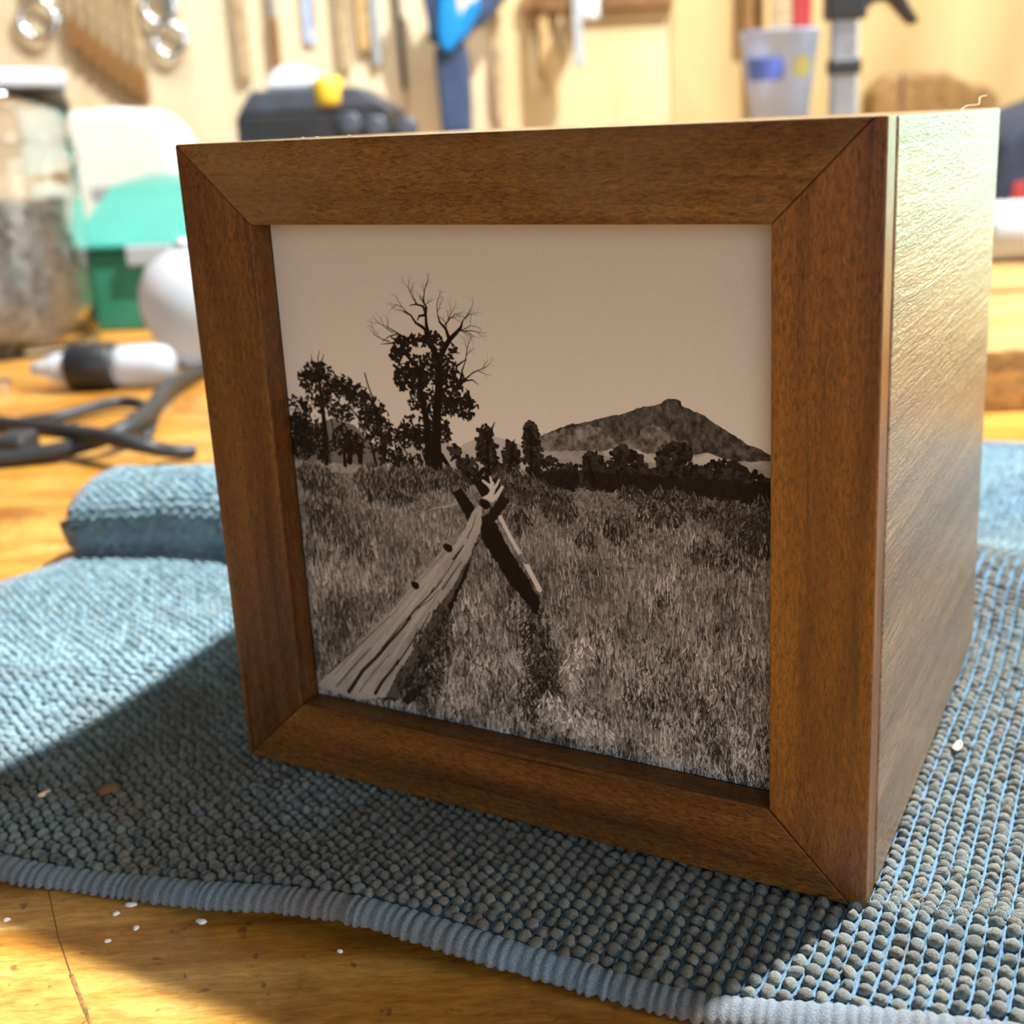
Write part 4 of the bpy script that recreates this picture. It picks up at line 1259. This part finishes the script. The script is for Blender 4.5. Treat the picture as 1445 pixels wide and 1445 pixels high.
# ring-handled steel tools
for k, ((x, z), R_, lab) in enumerate(zip([(-0.5706, 0.269),(-0.4359, 0.2765),(-0.4288, 0.2418)], (0.020, 0.017, 0.017),('steel ring-ended tool hanging on the wall above the jar', 'steel ring-ended tool right of the brushes, the upper one', 'steel ring-ended tool right of the brushes, the lower one'))):
    o = wall_tool('ring_tool', lab, 'ring tool', x, z, 'ring-ended steel tools on the wall')
    ring_mesh('ring', (0, -0.012, 0), R_, 0.0045, m_chrome, o)
    bar(o, 'shank', 0.004 * (k - 1), R_, ZT - z, 0.009, m_steel, 0.008, -0.016)
# single sticks and blades; some tan and golden strips are wall shadows built solid
for (x, z), w, mat, nm_, lab, cat in zip([(-0.3508, 0.1962),(-0.3144, 0.2066),(-0.2752, 0.2317),(-0.2383, 0.2005),(-0.2145, 0.2218),(-0.2011, 0.2049),(-0.1734, 0.1782),(-0.0693, 0.1389),(-0.0141, 0.1851),(0.0044, 0.2127)],
        (0.015, 0.009, 0.015, 0.013, 0.017, 0.010, 0.0065, 0.012, 0.013, 0.009),
        (m_tan, m_brown, m_paleblue, m_tan, m_gold, m_grey, m_black, m_tan, m_gold, m_tan),
        ('stick_or_shade', 'screwdriver', 'pale_blade', 'stick_or_shade', 'gouge', 'grey_rod', 'black_rod', 'stick_or_shade', 'gouge', 'stick_or_shade'),
        ('tan wooden stick hanging above the left end of the black case', 'brown-ended steel shaft hanging above the white pad', 'pale blue blade hanging above the black case', 'narrow tan strip for a wall shadow, right of the pale blue blade', 'golden wooden gouge hanging left of the black rod', 'thin grey rod hanging between golden gouge and black rod', 'thin black rod hanging left of the blue clamp', 'tan strip for a wall shadow, just right of the blue clamp', 'golden strip for a wall shadow, right of the blue clamp', 'thin tan strip for a wall shadow, right of the golden strip'),
        ('stick', 'screwdriver', 'blade', 'stick', 'gouge', 'rod', 'rod', 'stick', 'gouge', 'stick')):
    o = wall_tool(nm_, lab, cat, x, z)
    if nm_ == 'screwdriver':
        bar(o, 'handle', 0, 0.0, 0.055, w, mat, 0.012, -0.014)
        bar(o, 'shaft', 0, 0.055, ZT - z, w * 0.8, m_steel, 0.008, -0.012)
    elif nm_ == 'pale_blade':
        bar(o, 'blade', 0, 0.0, ZT - z, w, mat, 0.006, -0.008, 0.75)
        bar(o, 'spine', w * 0.42, 0.02, ZT - z, w * 0.16, m_steel, 0.009, -0.010)
    else:
        bar(o, 'shaft', 0, 0.0, ZT - z, w, mat, 0.012, -0.013, 0.8, -0.004 if nm_ == 'black_rod' else 0.0)
        bar(o, 'collar', -0.003 if nm_ == 'black_rod' else 0, ZT - z - 0.05, ZT - z - 0.04, w * 1.3, mat, 0.014, -0.014)

# blue and navy spring clamp
cxw, czw = (-0.1125, 0.1385)
clamp = wall_tool('spring_clamp', 'blue and navy clamp hanging nose down on the wall above the box', 'clamp', cxw, czw)
def cl(pts):
    return [(x - cxw, z - czw) for x, z in pts]
prism('jaw', cl([(-0.1294, 0.128),(-0.097, 0.1266),(-0.0954, 0.1783),(-0.0963, 0.2132),(-0.1028, 0.2293),(-0.1239, 0.2302),(-0.1326, 0.2147)]), -0.075, -0.045, m_navy, clamp, 0.006, 3)
prism('handle', cl([(-0.1185, 0.2214),(-0.1374, 0.2221),(-0.1372, 0.245),(-0.141, 0.2665),(-0.1461, 0.3087),(-0.1305, 0.308),(-0.1215, 0.2657)]), -0.075, -0.045, m_navy, clamp, 0.005, 3)
prism('handle', cl([(-0.0984, 0.2392),(-0.0828, 0.2356),(-0.0637, 0.2534),(-0.0444, 0.2766),(-0.0295, 0.3039),(-0.0515, 0.3117),(-0.0743, 0.2778)]), -0.075, -0.045, m_navy, clamp, 0.005, 3)
prism('blue_grip', cl([(-0.1147, 0.2097),(-0.1241, 0.2173),(-0.126, 0.2339),(-0.1235, 0.2587),(-0.1201, 0.2867),(-0.1067, 0.2862),(-0.1054, 0.2593),(-0.1009, 0.2478),(-0.0934, 0.2589),(-0.081, 0.2654),(-0.0778, 0.2568),(-0.0871, 0.2387),(-0.0954, 0.2276),(-0.1033, 0.2222)]), -0.088, -0.040, m_blue, clamp, 0.005, 3)
block('hook', -0.004, 0.004, -0.045, 0.0, 0.06, 0.068, m_steel, clamp, 0.001)

# little shelf strip at the top and a white fitting on a grey stem
sx0, sx1 = (-0.0376, 0.1303)
sz = 0.2533
o = prism('wall_ledge', rect(sx0, sz, sx1, sz + 0.020), 1.132, WALL_Y, m_brown, None, 0.002)
tag(o, 'brown wooden ledge fixed along the plywood wall at the top', 'ledge')
fx, fz = (0.0334, 0.2415)
o = wall_tool('wall_fitting', 'white knob on a grey stem hanging in front of the brown ledge', 'fitting', fx, fz)
lathe('knob', [(0.0, -0.004),(0.010, -0.004),(0.012, 0.0),(0.012, 0.030),(0.0, 0.034)], m_white, o, 20, (0, -0.085, 0))
bar(o, 'stem', -0.012, -0.050, 0.10, 0.010, m_grey, 0.010, -0.100)
block('bracket', -0.014, 0.010, -0.092, 0.0, 0.024, 0.030, m_grey, o, 0.001)

# amber plywood cabinet side at the right
ax0 = 0.2243
o = prism('plywood_panel', rect(ax0, TABLE_Z + 0.0005, 1.10, 0.62), 1.10, 1.118, m_ply2, None, 0.001)
tag(o, 'amber plywood panel leaning on the back wall at the right', 'panel')
dx0 = 0.2061
o = prism('dark_gap_strip', rect(dx0, 0.2248, ax0 + 0.01, 0.55), 1.122, WALL_Y, m_brown, None, 0.001)  # shade of the gap beside the panel, put in as a brown strip
tag(o, 'dark brown strip standing in for the gap behind the pale blue cup', 'board')

# riser block carrying the cup
ux, uz = (0.1852, 0.1328)
o = prism('riser_block', rect(ux - 0.05, TABLE_Z, ux + 0.045, uz - 0.020), 0.765, 0.87, m_board, None, 0.002)
tag(o, 'plain wooden block under the pale blue cup behind the box', 'block')
cup = empty('plastic_cup', (ux, 0.80, uz - 0.020))
tag(cup, 'pale blue translucent cup with a blue and yellow print holding tools', 'cup')
zr = 0.0883
rb, rt = 0.0215, 0.0335
lathe('cup_wall', [(0.0, 0.0),(rb, 0.0),(rt, zr),(rt + 0.001, zr + 0.001),(rt - 0.0005, zr + 0.0015),(rt - 0.0018, zr),(rb - 0.001, 0.003),(0.0, 0.003)], m_frost, cup, 40)
def on_cup(name, a0, a1, z0, z1, mat, round_=False):
    vs, fs = [], []
    n, m = 12, 8
    for j in range(m + 1):
        for i in range(n + 1):
            u, v = i / n, j / m
            if round_:
                du, dv = (u - .5) * 2, (v - .5) * 2
                s = 1 / max(1e-6, math.hypot(du, dv)) * max(abs(du), abs(dv)) if (du or dv) else 1
                u, v = .5 + du * s / 2, .5 + dv * s / 2
            a = a0 + (a1 - a0) * u
            z = z0 + (z1 - z0) * v
            r = rb + (rt - rb) * z / zr + 0.0006
            vs.append((r * math.cos(a), r * math.sin(a), z))
    for j in range(m):
        for i in range(n):
            k = j * (n + 1) + i
            fs.append((k, k + 1, k + n + 2, k + n + 1))
    return mesh_obj(name, vs, fs, mat, cup, True)
m_cupblue = plain('printed_cup_blue', (0.10, 0.17, 0.62), 0.5, 0, 0.05)
m_cupyel = plain('printed_cup_yellow', (0.62, 0.60, 0.22), 0.5, 0, 0.05)
on_cup('blue_print', math.radians(195), math.radians(265), zr * 0.56, zr * 0.76, m_cupblue)
on_cup('yellow_print', math.radians(280), math.radians(315), zr * 0.57, zr * 0.78, m_cupyel, True)
s1 = empty('stick_or_shade', (ux + 0.001, 0.80, uz - 0.020 + 0.0035))
tag(s1, 'pale wooden stick standing in the pale blue cup', 'stick')
bar(s1, 'shaft', 0, 0.0, 0.20, 0.017, m_tan, 0.006, -0.003)
bar(s1, 'cap', 0, 0.20, 0.212, 0.019, m_tan, 0.008, -0.004)
s2 = empty('red_handle', (ux + 0.014, 0.803, uz - 0.020 + 0.0035))
tag(s2, 'red tool handle standing in the pale blue cup', 'handle')
bar(s2, 'shank', -0.003, 0.0, 0.095, 0.006, m_steel, 0.006, 0.003, 1.0, 0.008)
bar(s2, 'grip', 0.005, 0.085, 0.20, 0.017, m_red, 0.014, -0.001, 1.0, 0.003)

# upright bar clamp right of the cup
bx_ = 0.2221
bc = empty('bar_clamp', (bx_, 0.72, TABLE_Z))
tag(bc, 'upright steel bar clamp with a black head right of the pale blue cup', 'clamp')
zz = lambda y: 0
Z = {105: 0.1692, 82: 0.1815, 28: 0.21, 0: 0.2247, -60: 0.2556}
block('foot', -0.03, 0.03, -0.02, 0.04, 0.0, 0.012, m_black, bc, 0.003)
block('bar', -0.0105, 0.0105, 0.0, 0.012, 0.012, Z[-60], m_steel, bc, 0.0015)
block('black_band', -0.0125, 0.0125, -0.003, 0.015, Z[105], Z[82], m_black, bc, 0.002)
block('head', -0.0155, 0.0155, -0.006, 0.018, Z[28], Z[-60] + 0.01, m_black, bc, 0.003)
prism('arm', [(x - bx_, z - TABLE_Z) for x, z in [(0.2279, 0.2064),(0.2372, 0.2102),(0.2448, 0.2161),(0.2558, 0.2167),(0.2667, 0.2048),(0.2742, 0.1972),(0.2796, 0.2001),(0.2714, 0.2119),(0.2609, 0.232),(0.2272, 0.2386)]], -0.004, 0.016, m_black, bc, 0.003, 2)

# solid brown slab with a wavy top
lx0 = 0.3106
o = prism('brown_slab', [(x, z) for x, z in [(0.3106, -0.0065),(0.4423, -0.0065),(0.4413, 0.1434),(0.4323, 0.1533),(0.4123, 0.1555),(0.3977, 0.1629),(0.3854, 0.1702),(0.3734, 0.168),(0.357, 0.17),(0.3379, 0.1708),(0.3239, 0.1633),(0.3129, 0.1502)]], 0.98, 1.03, m_slab, None, 0.006, 3)
tag(o, 'brown offcut with a wavy top edge behind the box at right', 'slab')

# boards stacked at the right edge of the bench
o = prism('wooden_board', rect(0.150, TABLE_Z, 0.62, 0.0245 - 0.0), 0.285, 0.455, m_board, None, 0.0015)
tag(o, 'orange wooden board on the bench at the right edge, nearest to the towel', 'board')
zb = 0.0255
o = prism('wooden_board', rect(0.20, TABLE_Z, 0.74, zb), 0.47, 0.70, m_board, None, 0.0015)
tag(o, 'orange wooden board at the right edge, behind the nearest one', 'board')
# white roll and dark bag on the far board
ry = 0.60
rx, rz = (0.3213, 0.0485)
roll = empty('paper_roll', (rx + 0.06, ry, zb))
tag(roll, 'white paper roll lying on the far board at the right edge', 'roll')
RR = 0.0215
for nm_, prof, mt in (('paper', [(0.008, -0.085),(RR, -0.085),(RR, 0.085),(0.008, 0.085),(0.008, -0.085)], m_white),('core', [(0.0065, -0.086),(0.0079, -0.086),(0.0079, 0.086),(0.0065, 0.086),(0.0065, -0.086)], m_tan)):
    oo = lathe(nm_, prof, mt, roll, 32)
    oo.data.transform(Matrix.Translation((0, 0, RR)) @ Matrix.Rotation(math.radians(90), 4, 'Y'))
bgx, bgz = (0.3707, 0.0921)
bag = empty('tool_bag', (bgx + 0.10, 0.78, TABLE_Z))
tag(bag, 'dark navy tool bag with a red patch at the right edge', 'bag')
hb = 0.1301
prism('bag_body', [(-0.100, 0.0),(0.10, 0.0),(0.105, hb * 0.7),(0.08, hb * 1.12),(0.0, hb * 1.2),(-0.075, hb),(-0.098, hb * 0.86),(-0.104, hb * 0.5)], 0.0, 0.14, m_bagcloth, bag, 0.010, 3)
prism('red_patch', [(-0.090, hb * 0.42),(-0.05, hb * 0.40),(-0.05, hb * 0.62),(-0.088, hb * 0.58)], -0.003, 0.004, m_red, bag, 0.0012)
